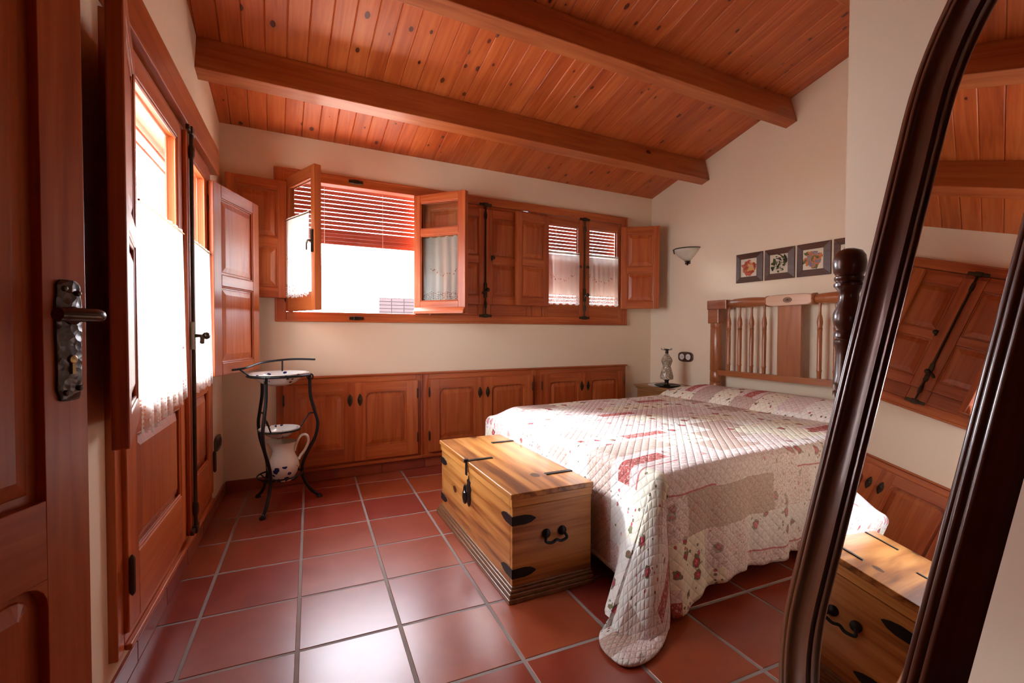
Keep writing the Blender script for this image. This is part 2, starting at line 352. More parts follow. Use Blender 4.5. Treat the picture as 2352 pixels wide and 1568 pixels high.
def tile_mesh(poly, c):
    m = MB(); n = len(poly); cx, cy = c; k = .012
    lo = [(x - cx, y - cy, -.006) for x, y in poly]; mi = [(x - cx, y - cy, -.0018) for x, y in poly]
    pc = (sum(p[0] for p in poly) / n, sum(p[1] for p in poly) / n)
    up = [(x - cx - (x - pc[0]) * k, y - cy - (y - pc[1]) * k, 0.0) for x, y in poly]
    m.add(lo + mi + up, [tuple(range(2 * n, 3 * n))] + [(i, (i + 1) % n, n + (i + 1) % n, n + i) for i in range(n)] + [(n + i, n + (i + 1) % n, 2 * n + (i + 1) % n, 2 * n + i) for i in range(n)]); return m
full = None
for i in range(-4, 13):
    for j in range(-5, 13):
        ci, cj = i + .5, j + .5
        c = (OX + U * (tc_ * ci + ts_ * cj), OY + U * (ts_ * ci - tc_ * cj))
        sq = [(c[0] + tc_ * a - ts_ * b, c[1] + ts_ * a + tc_ * b) for a, b in ((-tw, -tw), (tw, -tw), (tw, tw), (-tw, tw))]
        for R in (RP, EP):
            p = sq
            for k in range(4):
                if p: p = clip(p, R[k], R[(k + 1) % 4])
            if len(p) < 3 or area(p) < .0006: continue
            if area(p) > .999 * area(sq):
                if full is None: full = tile_mesh(sq, c).build('tile', 'tile_clay', floor); o = full
                else: o = full.copy(); COL.objects.link(o); o.parent = floor
            else: o = tile_mesh(p, c).build('tile', 'tile_clay', floor)
            o.location = (c[0], c[1], 0)

# back wall with one long opening
def wall_pieces(m, xs, y0, y1, ztop0, ztop1, hole):
    x0, x1 = xs; hx0, hx1, hz0, hz1 = hole
    m.box(x0, hx0, y0, y1, -.1, hz1); m.box(hx1, x1, y0, y1, -.1, hz1); m.box(hx0, hx1, y0, y1, -.1, hz0)
    m.hexa([(x0, y0, hz1), (x1, y0, hz1), (x1, y1, hz1), (x0, y1, hz1), (x0, y0, ztop0), (x1, y0, ztop0), (x1, y1, ztop1), (x0, y1, ztop1)])
m = MB(); wall_pieces(m, (XL0, XR), YB, YB + .24, ZC - .001, zc(YB + .24) - .001, (0.0, 2.985, 1.175, 2.145))
tag(m.build('wall_back', 'plaster'), kind='structure')
# left wall (local frame, x = s along the wall)
def zs(s, y): p = LEFT @ Vector((s, y, 0)); return zc(p.y) - .001
m = MB()
def lpiece(s0, s1, z0, z1=None):
    a = [(s0, 0), (s1, 0), (s1, .24), (s0, .24)]
    m.hexa([(x, y, z0) for x, y in a] + [(x, y, z1 if z1 is not None else zs(x, y)) for x, y in a])
lpiece(-.515, .26, -.1); lpiece(-1.875, -.515, -.1, .14); lpiece(-1.875, -.515, 1.955); lpiece(-2.61, -1.875, -.1)
tag(m.build('wall_left', 'plaster', mat=LEFT), kind='structure')
m = MB(); m.hexa([(XR, YE, -.1), (XR + .2, YE, -.1), (XR + .2, YB + .24, -.1), (XR, YB + .24, -.1), (XR, YE, zc(YE) - .001), (XR + .2, YE, zc(YE) - .001), (XR + .2, YB + .24, zc(YB + .24) - .001), (XR, YB + .24, zc(YB + .24) - .001)])
tag(m.build('wall_right', 'plaster'), kind='structure')
m = MB(); m.hexa([(XE, YF, -.1), (XR + .2, YF, -.1), (XR + .2, YE, -.1), (XE, YE, -.1), (XE, YF, zc(YF) - .001), (XR + .2, YF, zc(YF) - .001), (XR + .2, YE, zc(YE) - .001), (XE, YE, zc(YE) - .001)])
tag(m.build('wall_entry', 'plaster'), kind='structure')
m = MB(); m.box(-1.3, XR + .2, YF - .2, YF, -.1, zc(YF)); m.hexa([(-1.25, YF, -.1), (-1.05, YF, -.1), (-1.05, -1.9, -.1), (-1.25, -1.9, -.1), (-1.25, YF, zc(YF)), (-1.05, YF, zc(YF)), (-1.05, -1.9, zc(-1.9)), (-1.25, -1.9, zc(-1.9))])
m.box(-1.25, xl(-1.9) - .245, -1.9, -1.7, -.1, zc(-1.7) - .06)
tag(m.build('wall_front', 'pine_v'), kind='structure')  # unseen wall; pine finish invented to darken and redden the bounced light
# ceiling: slab with planks, sloping up from the back wall
RXS = Matrix.Rotation(-ANG, 4, 'X'); LS = (YB + .24 - YF) / math.cos(ANG)
CEIL = T(0, YB + .24, zc(YB + .24)) @ RXS
m = MB(); m.box(-1.3, XR + .2, -LS, 0, .02, .08)
ceil = tag(m.build('ceiling', 'board_pine', mat=CEIL), 'sloping ceiling of varnished knotty pine boards', None, None, 'structure')
first = None; bw = .1045; x = -1.25
while x < XR + .15:
    if first is None:
        m = MB(); g_ = .0045
        m.add([(0, -LS, .02), (bw, -LS, .02), (bw, 0, .02), (0, 0, .02), (0, -LS, g_), (bw, -LS, g_), (bw, 0, g_), (0, 0, g_), (g_, -LS, 0), (bw - g_, -LS, 0), (bw - g_, 0, 0), (g_, 0, 0)],
              [(0, 1, 2, 3), (0, 4, 5, 1), (1, 5, 6, 2), (2, 6, 7, 3), (3, 7, 4, 0), (4, 8, 9, 5), (5, 9, 10, 6), (6, 10, 11, 7), (7, 11, 8, 4), (8, 11, 10, 9)])
        first = m.build('board', 'board_pine', ceil); o = first
    else: o = first.copy(); COL.objects.link(o); o.parent = ceil
    o.location = (x, 0, 0); x += bw + .0008
ORD = ['lowest, nearest the back wall', 'second from the back wall', 'third from the back wall', 'over the entry block corner', 'over the entry door']
for k in range(5):
    yb = .003 - .763 * k; xa = max(xl(yb), -1.05) if yb > -1.9 else -1.05; xb = XR if yb > YE else XE
    m = MB(); m.box(xa - .01, xb, 0, .088, 0, .192)
    o = m.build('ceiling_beam', 'beam_pine', mat=T(0, yb, 2.41 + SL * .763 * k) @ RXS, bevel=.004)
    tag(o, 'varnished pine ceiling beam, ' + ORD[k], None, 'beams under the sloping ceiling', 'structure')

# tile baseboards
def baseboard(name, mat, s0, s1, h=.068, t=.012, gap=.004, L=.336):
    m = MB(); m.box(s0, s1, -t * .5, 0, 0, h - .004); o = m.build(name, 'grout', mat=mat); tag(o, kind='structure')
    s = s1
    while s > s0 + .01:
        a = max(s - L, s0); b = MB(); b.box(a + gap / 2, s - gap / 2, -t, 0, .001, h); b.build('tile', 'tile_clay', o, bevel=.002); s = a
baseboard('baseboard_left', LEFT, -2.6, -.012)
baseboard('baseboard_back', T(0, YB, 0), XL0 + .012, XR - .012, h=.08)
baseboard('baseboard_right', T(XR, YB, 0) @ RZ(-90), .012, 2.7, h=.08)
baseboard('baseboard_entry', T(XE, YE, 0) @ RZ(-90), .0, 1.9, h=.08)

# ------------------------------------------------------------------ panelled leaves
def raised(m, x0, x1, z0, z1, t, mi=0, fl=.016, bv=.03, rad=0., depth=.06, top=.36):
    def ring(ins, y, r):
        a0, a1, b0, b1 = x0 + ins, x1 - ins, z0 + ins, z1 - ins; r = max(r - ins, .0005) if rad else 0
        if not rad: return [(a0, y, b0), (a1, y, b0), (a1, y, b1), (a0, y, b1)]
        out = [(a0, y, b0), (a1, y, b0)]
        for k in range(5): an = k * PI / 8; out.append((a1 - r + r * math.cos(an), y, b1 - r + r * math.sin(an)))
        for k in range(5): an = PI / 2 + k * PI / 8; out.append((a0 + r + r * math.cos(an), y, b1 - r + r * math.sin(an)))
        return out
    for sg in (-1, 1):
        R = [ring(-.006, sg * t * depth, rad), ring(fl, sg * t * depth, rad), ring(fl + .003, sg * t * (depth + .07), rad), ring(fl + bv, sg * t * top, rad)]
        n = len(R[0]); vs = sum(R, []); fs = []
        for i in range(3):
            for k in range(n): fs.append((i * n + k, i * n + (k + 1) % n, (i + 1) * n + (k + 1) % n, (i + 1) * n + k))
        fs.append(tuple(3 * n + k for k in range(n)))
        m.add(vs, fs, mi)
def leaf(parent, name, w, h, t, st, opens, sg=1, mat=None, stl=None, rad=0., label=None, pname='panel', ft=None):
    """frame of stiles and rails (x from the hinge, sg = direction); opens = list of (z0, z1, 'panel' | 'glass')"""
    st2 = stl or st; m = MB()
    X = lambda a, b: (min(sg * a, sg * b), max(sg * a, sg * b))
    m.box(*X(0, st), -t / 2, t / 2, 0, h, 0); m.box(*X(w - st2, w), -t / 2, t / 2, 0, h, 0)
    zz = 0
    for z0, z1, k in sorted(opens) + [(h, h, '')]:
        if z0 > zz + 1e-4: m.box(*X(st, w - st2), -t / 2, t / 2, zz, z0, 1)
        zz = z1
    if rad:
        for z0, z1, k in opens:
            for xc, dx in ((st, 1), (w - st2, -1)):
                poly = [(sg * xc, z1)]
                for a in range(6):
                    an = a * PI / 10; poly.append((sg * (xc + dx * rad * (1 - math.cos(an))), z1 - rad * (1 - math.sin(an))))
                m.prism(poly, -t / 2, t / 2, 1)
    # moulding lip round each opening
    for z0, z1, k in opens:
        if rad: continue
        for y0, y1 in ((-t / 2 + .004, -t / 2 + .012), (t / 2 - .012, t / 2 - .004)):
            m.box(*X(st, st + .008), y0, y1, z0, z1, 0); m.box(*X(w - st2 - .008, w - st2), y0, y1, z0, z1, 0)
            m.box(*X(st, w - st2), y0, y1, z0, z0 + .008, 1); m.box(*X(st, w - st2), y0, y1, z1 - .008, z1, 1)
    o = m.build(name, ['pine_v', 'pine_h'], parent, mat, bevel=.0035)
    if label: o['label'] = label
    for z0, z1, k in opens:
        b = MB(); x0, x1 = X(st, w - st2)
        if k == 'panel': raised(b, x0, x1, z0, z1, t, rad=rad); b.build(pname, 'pine_v', o)
        else: b.box(x0 - .004, x1 + .004, -.002, .002, z0 - .004, z1 + .004); b.build('pane', 'glass', o)
    return o
def hinge(parent, x, y, z, h=.09, r=.006, mt='dark_brass'):
    m = MB(); m.lathe([(0.001, -h / 2 - .012), (r * .7, -h / 2 - .006), (r, -h / 2), (r, h / 2), (r * .7, h / 2 + .006), (.001, h / 2 + .012)], 8, (x, y, z)); return m.build('hinge', mt, parent, smooth=True)
def bolt(parent, x, y, z0, z1, zh, knob=True, r=.0065):
    m = MB(); m.tube([(x, y, z0), (x, y, z1)], r, 8)
    for z in (z0 + .08, z1 - .08): m.lathe([(.009, -.03), (.013, -.015), (.013, .015), (.009, .03)], 8, (x, y, z))
    o = m.build('espagnolette_bolt', 'dark_brass', parent, smooth=True)
    for z in (z0 - .01, z1 + .01):
        b = MB(); b.box(x - .055, x + .055, y - .004, y + .01, z - .011, z + .011); b.box(x - .02, x + .02, y - .01, y + .01, z - .016, z + .016); b.build('catch_plate', 'dark_brass', o, bevel=.003)
    b = MB(); b.box(x - .012, x + .012, y - .006, y + .012, zh - .06, zh + .06)
    b.tube([(x, y - .008, zh), (x - .012, y - .03, zh), (x - .03, y - .038, zh - .01), (x - .045, y - .04, zh - .03)], [.008, .007, .008, .009], 8)
    b.lathe([(.004, -.03), (.015, -.04), (.017, -.05), (.011, -.06), (.001, -.063)], 10, (x, y, zh), axis='y'); b.build('handle', 'dark_brass', o, smooth=True)
    return o

# ------------------------------------------------------------------ back windows (three pairs of sashes in one frame)
m = MB(); y0, y1 = YB - .02, YB + .06
m.box(-.055, 0.015, y0, y1, 1.135, 2.185, 0); m.box(2.955, 3.025, y0, y1, 1.135, 2.185, 0)
m.box(0.015, 2.955, y0, y1, 1.135, 1.205, 1); m.box(0.015, 2.955, y0, y1, 2.115, 2.185, 1)
for xm in (.9825, 2.0025): m.box(xm - .05, xm + .05, y0 + .004, y1, 1.205, 2.115, 0)
for zz0, zz1 in ((1.137, 1.150), (2.170, 2.183)): m.box(-.055, 3.025, y0 - .008, y0, zz0, zz1, 1)
for xx0, xx1 in ((-.053, -.04), (3.01, 3.023)): m.box(xx0, xx1, y0 - .008, y0, 1.137, 2.183, 0)
tag(m.build('trim_1', ['pine_v', 'pine_h'], bevel=.004), 'long pine frame around the three back windows', None, None, 'structure')
m = MB(); m.box(-.02, 3.0, YB + .061, YB + .30, 1.145, 1.174); tag(m.build('trim_2', 'plaster'), 'pale outer sill below the back windows', None, None, 'structure')
SW, SH, ST_ = .455, .905, .046; ZS = 1.205
UX = [.02, 1.04, 2.055]
SHUT_W, SHUT_H, SHZ = .355, .785, 1.293
def shutter(parent, x, y, sg, rot, w=SHUT_W, h=SHUT_H, z=SHZ, split=.47, label=None, st=.055, t=.028):
    o = leaf(parent, 'shutter', w, h, t, st, [(.07, h * split - .03, 'panel'), (h * split + .03, h - .07, 'panel')], sg, T(x, y, z) @ RZ(rot), label=label)
    for zz in (.12, h - .12): hinge(o, 0, -t / 2 if sg * rot < 0 else t / 2, zz, .07)
    return o
def curtain(name, label, W, x0, x1, z0, z1, y, amp=.012, folds=7, mat='curtain_cloth', mz=None, scal=5, phase=0, lift=0):
    nx, nz = 70, 26; b = MB(); uv = []
    for j in range(nz + 1):
        for i in range(nx + 1):
            u = i / nx; v = j / nz; sc = .018 * abs(math.sin(PI * scal * u)) if scal else 0
            zb = z0 - sc + lift * (u - .5); z = zb + (z1 - zb) * v
            yy = y + amp * math.sin(2 * PI * folds * u + phase) * (.35 + .65 * (1 - v)) - .004 * (1 - v)
            x = x0 + (x1 - x0) * (u + (.012 * math.sin(5 * v + 3 * u)) * (1 - v)); b.v.append((x, yy, z)); uv.append(((x1 - x0) * u, (z1 - z0) * v))
    for j in range(nz):
        for i in range(nx): a = j * (nx + 1) + i; b.f.append([a, a + 1, a + nx + 2, a + nx + 1]); b.m.append(0)
    b.uv = uv; root = thing(name, label, 'curtain', W, 'white lace-edged cafe curtains')
    b.build('cloth', mat, root, smooth=True, noflip=True)
    r = MB(); r.tube([(x0 - .012, y - .002, z1 - .012), (x1 + .012, y - .002, z1 - .012)], .004, 8); r.build('rod', 'brass', root, smooth=True)
    return root
# unit 1: both sashes open
w1 = thing('window_1', 'open pine window pair above the washstand, sashes swung into the room', None, kind='structure')
gl2 = [(.095, .595, 'glass'), (.645, .845, 'glass')]; gl1 = [(.11, .835, 'glass')]
AL_ = T(UX[0] + .012, YB - .012, ZS) @ RZ(-69); sa = leaf(w1, 'sash', SW - .02, SH, ST_, .05, gl1, 1, AL_)
b = MB(); b.box(.40, .425, -.032, -.022, .36, .50); b.tube([(.412, -.03, .43), (.412, -.055, .43), (.405, -.06, .41), (.40, -.058, .37)], .006, 8); b.build('handle', 'dark_brass', sa, smooth=True)
for zz in (.12, .8): hinge(sa, 0, -.024, zz)
curtain('curtain', 'white curtain on the half-open left sash over the washstand', AL_, .045, .385, .10, .62, -.034, .006, 6, 'curtain_mid')
AR_ = T(UX[0] + 2 * SW - .012, YB - .012, ZS) @ RZ(131); sb = leaf(w1, 'sash', SW - .01, SH, ST_, .058, gl2, -1, AR_)
b = MB(); b.hexa([(-.44, ST_ / 2, .012), (-.01, ST_ / 2, .012), (-.01, ST_ / 2 + .028, .0), (-.44, ST_ / 2 + .028, .0), (-.44, ST_ / 2, .05), (-.01, ST_ / 2, .05), (-.01, ST_ / 2 + .024, .02), (-.44, ST_ / 2 + .024, .02)]); b.build('drip_rail', 'pine_h', sb, bevel=.003)
for zz in (.12, .8): hinge(sb, 0, -.024, zz)
curtain('curtain', 'white curtain seen through the glass of the sash swung right', AR_, -.405, -.05, .09, .60, -.036, .009, 5, 'curtain_heavy', phase=1)
shutter(w1, UX[0] - .0, YB - .05, 1, -173)
so = leaf(w1, 'shutter', SHUT_W, SHUT_H, .026, .055, [(.07, .34, 'panel'), (.40, .715, 'panel')], -1, AR_ @ T(-.045, -.062, .088))
for zz in (1.165, 2.15):
    b = MB(); b.box(.425, .525, YB - .034, YB - .021, zz - .011, zz + .011); b.box(.455, .495, YB - .04, YB - .021, zz - .014, zz + .014); b.build('catch_plate', 'dark_brass', w1, bevel=.003)
# unit 2: closed shutters
w2 = thing('window_2', 'middle pine window with both shutters closed', None, kind='structure')
xc = UX[1] + SW
for sg, xh in ((1, UX[1]), (-1, UX[1] + 2 * SW)):
    s = leaf(w2, 'sash', SW - .003, SH, ST_, .055, gl1, sg, T(xh, YB + .005, ZS))
    shutter(w2, xh + sg * .05, YB - .035, sg, 0, w=.40)
bolt(w2, xc - .005, YB - .062, 1.21, 2.10, 1.41)
b = MB(); b.box(xc + .05, xc + .062, YB - .056, YB - .05, 1.66, 1.70); b.lathe([(.004, 0), (.006, -.01), (.014, -.02), (.016, -.03), (.008, -.04), (.001, -.042)], 12, (xc + .056, YB - .055, 1.68), axis='y'); b.build('knob', 'dark_brass', w2, smooth=True)
# unit 3: closed sashes, shutters folded back
w3 = thing('window_3', 'pine window nearest the bed, shutters folded open over closed curtained sashes', None, kind='structure')
for sg, xh in ((1, UX[2]), (-1, UX[2] + 2 * SW)):
    s = leaf(w3, 'sash', SW - .003, SH, ST_, .055, gl1, sg, T(xh, YB + .005, ZS))
shutter(w3, UX[2] + .045, YB - .045, 1, -171); shutter(w3, UX[2] + 2 * SW - .035, YB - .04, -1, 141)
bolt(w3, UX[2] + SW, YB - .03, 1.21, 2.10, 1.41)
for xk in (-.05, .03):
    b = MB(); b.lathe([(.004, 0), (.006, -.008), (.012, -.016), (.013, -.022), (.006, -.03), (.001, -.031)], 10, (UX[2] + SW + xk, YB - .018, 1.67), axis='y'); b.build('knob', 'dark_brass', w3, smooth=True)
for k, (a, bq) in enumerate(((UX[2] + .05, UX[2] + .40), (UX[2] + SW + .052, UX[2] + SW + .402))):
    curtain('curtain', ('white embroidered curtain on the left sash' if k == 0 else 'white embroidered curtain on the right sash') + ' of the window nearest the bed', Matrix.Identity(4), a, bq, 1.33, 1.795, YB - .022, .005, 6, 'curtain_mid')

# roller blinds outside, wooden slats on cords
def blind(label, W, x0, x1, slats, y=0.):
    root = thing('roller_blind', label, 'blind', W, 'outdoor slatted wooden blinds'); base = None
    for (yy, z, tilt) in slats:
        if base is None:
            m = MB(); h = .0135; m.prism([(x0, 0), (x1, 0), (x1, .001), (x0, .001)], 0, .0001) if False else None
            m.hexa([(x0, -.005, -h), (x1, -.005, -h), (x1, .005, -h), (x0, .005, -h), (x0, -.005, h), (x1, -.005, h), (x1, .005, h), (x0, .005, h)]); base = m.build('slat', 'blind_wood', root, bevel=.003); o = base
        else: o = base.copy(); COL.objects.link(o); o.parent = root
        o.matrix_local = T(0, y + yy, z) @ Matrix.Rotation(tilt, 4, 'X')
    a, b_ = slats[0], slats[-1]
    for f in (.28, .72): m = MB(); xq = x0 + (x1 - x0) * f; m.tube([(xq, y + a[0] - .008, a[1]), (xq, y + b_[0] - .008, b_[1] - .02)], .002, 6); m.build('cord', 'cord_white', root)
    return root
zA = [2.125 - .0315 * k for k in range(11)]; zA2 = [zA[-1] - .0274 * (k + 1) for k in range(3)]
blind('slatted wooden blind half raised outside the open window', Matrix.Identity(4), .006, .965, [(0, z, 0) for z in zA + zA2], YB + .13)
zB = [2.13 - .0274 * k for k in range(34)]
blind('slatted wooden blind lowered behind the closed middle shutters', Matrix.Identity(4), 1.05, 1.945, [(0, z, 0) for z in zB], YB + .13)
zD = [2.13 - .0315 * k for k in range(12)]; z = zD[-1]; zD2 = [z - .0274 * (k + 1) for k in range(13)]; z = zD2[-1]; zD3 = [z - .0325 * (k + 1) for k in range(6)]
blind('slatted wooden blind fully lowered outside the window nearest the bed', Matrix.Identity(4), 2.02, 2.983, [(0, z, 0) for z in zD + zD2 + zD3], YB + .13)

# ------------------------------------------------------------------ French window in the left wall
d1 = thing('door_1', 'double French window in the left wall, glazed above pine panels', None, LEFT, kind='structure')
m = MB(); fs0, fs1, fz0, fz1 = -1.89, -.50, .126, 1.966
m.box(fs0, fs0 + .05, -.022, .06, fz0, fz1, 0); m.box(fs1 - .03, fs1, -.022, .06, fz0, fz1, 0)
m.box(fs0 + .05, fs1 - .03, -.022, .06, fz0, fz0 + .05, 1); m.box(fs0 + .05, fs1 - .03, -.022, .06, fz1 - .03, fz1, 1)
m.box(fs0 + .05, fs1 - .03, -.04, -.022, fz0, fz0 + .018, 1)
m.build('frame', ['pine_v', 'pine_h'], d1, bevel=.004)
m = MB(); m.box(-2.0, -.327, -.045, 0, 1.98, 2.131, 0); m.build('header_board', ['pine_h'], d1, bevel=.004)
L1 = leaf(d1, 'leaf', .722, 1.755, .045, .095, [(.205, .575, 'panel'), (.655, 1.69, 'glass')], 1, T(-1.84, -.012, .178))
L2 = leaf(d1, 'leaf', .582, 1.755, .045, .115, [(.205, .575, 'panel'), (.655, 1.69, 'glass')], -1, T(-.532, -.012, .178))
for L, zz in ((L1, .17), (L1, 1.0), (L2, .17), (L2, .95)): hinge(L, .004 if L is L1 else -.004, -.03, zz, .10, .008)
m = MB(); m.box(-1.145, -1.085, -.05, -.0345, .18, 1.93); m.build('astragal', 'pine_v', d1, bevel=.004)
bolt(d1, -1.105, -.06, .205, 1.93, 1.05, r=.008)
shutter(d1, -.625, -.05, -1, 160, .50, 1.045, .825, .5, st=.075)
shutter(d1, -1.838, -.05, 1, -167, .44, 1.045, .812, .5, st=.07, t=.032)
curtain('curtain', 'bright white curtain with deep lace hem on the near leaf of the French window', LEFT, -1.735, -1.20, .775, 1.49, -.044, .011, 7, scal=3, lift=.05)
curtain('curtain', 'bright white curtain on the far leaf of the French window', LEFT, -1.035, -.635, .80, 1.49, -.044, .009, 6, scal=3)
sl = [(.14 + .03 * k, 1.93 - .026 * k, -.8) for k in range(2)] + [(.42 + .05 * k, 1.80 - .036 * k, -.8) for k in range(6)]
blind('slatted wooden blind slanting outward beyond the French window', LEFT, -1.95, -.45, [(a, z, -.75) for a, z, t in sl], 0)

# room door with lever handle
DD = Vector((math.sin(math.radians(24)), math.cos(math.radians(24)), 0)); FE = Vector((-.384, -1.672, 0)); DW = .82
dm = Matrix.Translation(FE - DD * DW) @ Matrix.Rotation(math.atan2(DD.y, DD.x), 4, 'Z') @ T(0, .02, 0)
d2 = thing('door_2', 'varnished pine room door standing open beside the camera', None, dm, kind='structure')
dl = leaf(d2, 'leaf', DW, 2.03, .04, .088, [(.16, .62, 'panel'), (.76, 1.90, 'panel')], 1, T(0, 0, .012), rad=.05)
# handle plate on the room face (local -y), near the free edge
px_, pz_ = DW - .042, 1.055
m = MB(); pw, ph = .026, .112
pts = []
for k in range(40):
    t = 2 * PI * k / 40; cx, cz = math.cos(t), math.sin(t); e = .35
    pts.append((px_ + pw * math.copysign(abs(cx) ** e, cx) * (1 + .05 * math.sin(9 * t)), pz_ + ph * math.copysign(abs(cz) ** e, cz)))
n = len(pts); yf, ym, yb2 = -.0285, -.0255, -.0205
inn = [(px_ + (x - px_) * .80, pz_ + (z - pz_) * .96) for x, z in pts]
m.add([(x, yb2, z) for x, z in pts] + [(x, ym, z) for x, z in pts] + [(x, yf, z) for x, z in inn], [tuple(range(2 * n, 3 * n))] + [(i, (i + 1) % n, n + (i + 1) % n, n + i) for i in range(n)] + [(n + i, n + (i + 1) % n, 2 * n + (i + 1) % n, 2 * n + i) for i in range(n)])
pl = m.build('handle_plate', 'hammered', d2, smooth=True)
for dx, dz in ((-.014, .095), (.014, .088), (-.014, -.096), (.014, -.09)):
    b = MB(); b.lathe([(.0055, 0), (.0055, -.002), (.004, -.0045), (.001, -.0055)], 10, (px_ + dx, -.0285, pz_ + dz), axis='y'); b.build('screw', 'dark_brass', pl, smooth=True)
b = MB(); b.lathe([(.0078, -.001), (.0078, -.004), (.006, -.005)], 16, (px_, -.0285, pz_ - .035), axis='y'); b.box(px_ - .0035, px_ + .0035, -.0325, -.0285, pz_ - .062, pz_ - .035); b.build('lock_cylinder', 'brass', pl, smooth=True)
zl = pz_ + .046
m = MB(); m.lathe([(.017, -.028), (.017, -.034), (.012, -.037), (.0105, -.055)], 16, (px_, 0, zl), axis='y')
m.tube(bez([(px_, -.05, zl), (px_ - .002, -.075, zl), (px_ - .014, -.083, zl), (px_ - .04, -.083, zl), (px_ - .07, -.082, zl), (px_ - .09, -.081, zl)], 5), [.0105] * 6 + [.0125] * 16 + [.0115] * 3 + [.004], 12)
m.build('lever', 'bronze', d2, smooth=True)

# ------------------------------------------------------------------ low cabinets along the back wall
m = MB(); m.box(-.06, 3.02, YB - .042, YB - .001, .738, .752); tag(m.build('trim_3', 'pine_h', bevel=.004), 'thin pine ledge along the top of the low cabinets', None, None, 'structure')
CX = [-.052, .966, 1.986, 3.008]
NM = ['pine low cabinet behind the iron washstand', 'middle pine low cabinet of the three, half hidden by the chest and bed', 'pine low cabinet beside the nightstand, behind the bed']
for k in range(3):
    x0, x1 = CX[k], CX[k + 1]; wd_ = x1 - x0
    root = thing('low_cabinet', NM[k], 'cabinet', T(x0, YB - .03, .083), 'low cabinets along the back wall')
    m = MB(); H = .655
    m.box(.001, .05, 0, .029, 0, H, 0); m.box(wd_ - .05, wd_ - .001, 0, .029, 0, H, 0); m.box(.05, wd_ - .05, 0, .029, 0, .045, 1); m.box(.05, wd_ - .05, 0, .029, H - .045, H, 1)
    m.box(.05, wd_ - .05, .012, .029, .045, H - .045, 1)
    if k < 2: m.box(wd_ - .012, wd_ - .001, -.01, 0, 0, H, 0)
    m.box(.001, wd_ - .001, -.012, 0, 0, .022, 1)
    m.build('body', ['pine_v', 'pine_h'], root, bevel=.003)
    dw = (wd_ - .10) / 2 + .005; dh = H - .085
    for sg, xh in ((1, .045), (-1, wd_ - .045)):
        d = leaf(root, 'door', dw, dh, .030, .085, [(.095, dh - .075, 'panel')], sg, T(xh, -.016, .043), rad=.045, stl=.075)
        xk = sg * (dw - .035)
        b = MB(); b.lathe([(.002, -.045), (.008, -.035), (.0155, -.018), (.018, 0), (.0155, .018), (.008, .035), (.002, .045)], 12, (xk, 0, dh - .125)); b.v = [(x, (y * .16) - .0172, z) for x, y, z in b.v]
        hd = b.build('handle', 'dark_brass', d, smooth=True)
        b = MB(); b.lathe([(.004, -.015), (.005, -.022), (.008, -.028), (.008, -.034), (.002, -.038)], 10, (xk, 0, dh - .12), axis='y'); b.build('knob', 'dark_brass', hd, smooth=True)
        for zz in (dh - .10, .13):
            hinge(d, sg * .001, -.017, zz, .06)

# ------------------------------------------------------------------ iron washstand
WC = Vector((-.035, .328, 0)); RT = .168
ws = thing('washstand', 'black wrought-iron tripod washstand in the corner', 'washstand', T(*WC))
prof = [(.176, .80), (.176, .74), (.180, .66), (.205, .56), (.222, .48), (.205, .39), (.158, .30), (.128, .22), (.136, .14), (.178, .06), (.222, .018), (.232, .010)]
for a in (122.6, 246.8, 8.0):
    an = math.radians(a); ca, sa_ = math.cos(an), math.sin(an)
    m = MB(); P = bez([(r * ca, r * sa_, z) for r, z in prof], 6); m.tube(P, .0098, 10); lg = m.build('leg', 'iron', ws, smooth=True)
    m = MB(); m.lathe([(.017, 0), (.018, .006), (.013, .016), (.006, .022)], 12, (.232 * ca, .232 * sa_, 0)); m.build('foot', 'iron', lg, smooth=True)
    m = MB(); sc = [(.178 + .018 * math.sin(t), .80 - .018 + .018 * math.cos(t)) for t in [k * .5 for k in range(11)]]
    m.tube([(r * ca, r * sa_, z) for r, z in sc], .0045, 6); m.build('scroll', 'iron', lg, smooth=True)
    m = MB(); P = bez([(.212 * ca, .212 * sa_, .545), (.185 * ca, .185 * sa_, .55), (.17 * ca, .17 * sa_, .545), (.14 * ca, .14 * sa_, .50), (.118 * ca, .118 * sa_, .466)], 5); m.tube(P, .005, 6); m.build('bracket', 'iron', ws, smooth=True)
def ring(R, z, r, nm, par=ws): m = MB(); m.tube([(R * math.cos(2 * PI * k / 40), R * math.sin(2 * PI * k / 40), z) for k in range(40)], r, 8, closed=True); return m.build(nm, 'iron', par, smooth=True)
ring(.172, .80, .007, 'top_ring'); ring(.116, .464, .0055, 'dish_ring'); ring(.125, .185, .0055, 'pitcher_ring')
m = MB()
for a in (30, 90, 150): an = math.radians(a); m.tube([(.125 * math.cos(an), .125 * math.sin(an), .185), (.09 * math.cos(an), .09 * math.sin(an), .155), (0, 0, .148), (-.09 * math.cos(an), -.09 * math.sin(an), .155), (-.125 * math.cos(an), -.125 * math.sin(an), .185)], .004, 6)
m.build('pitcher_cradle', 'iron', ws, smooth=True)
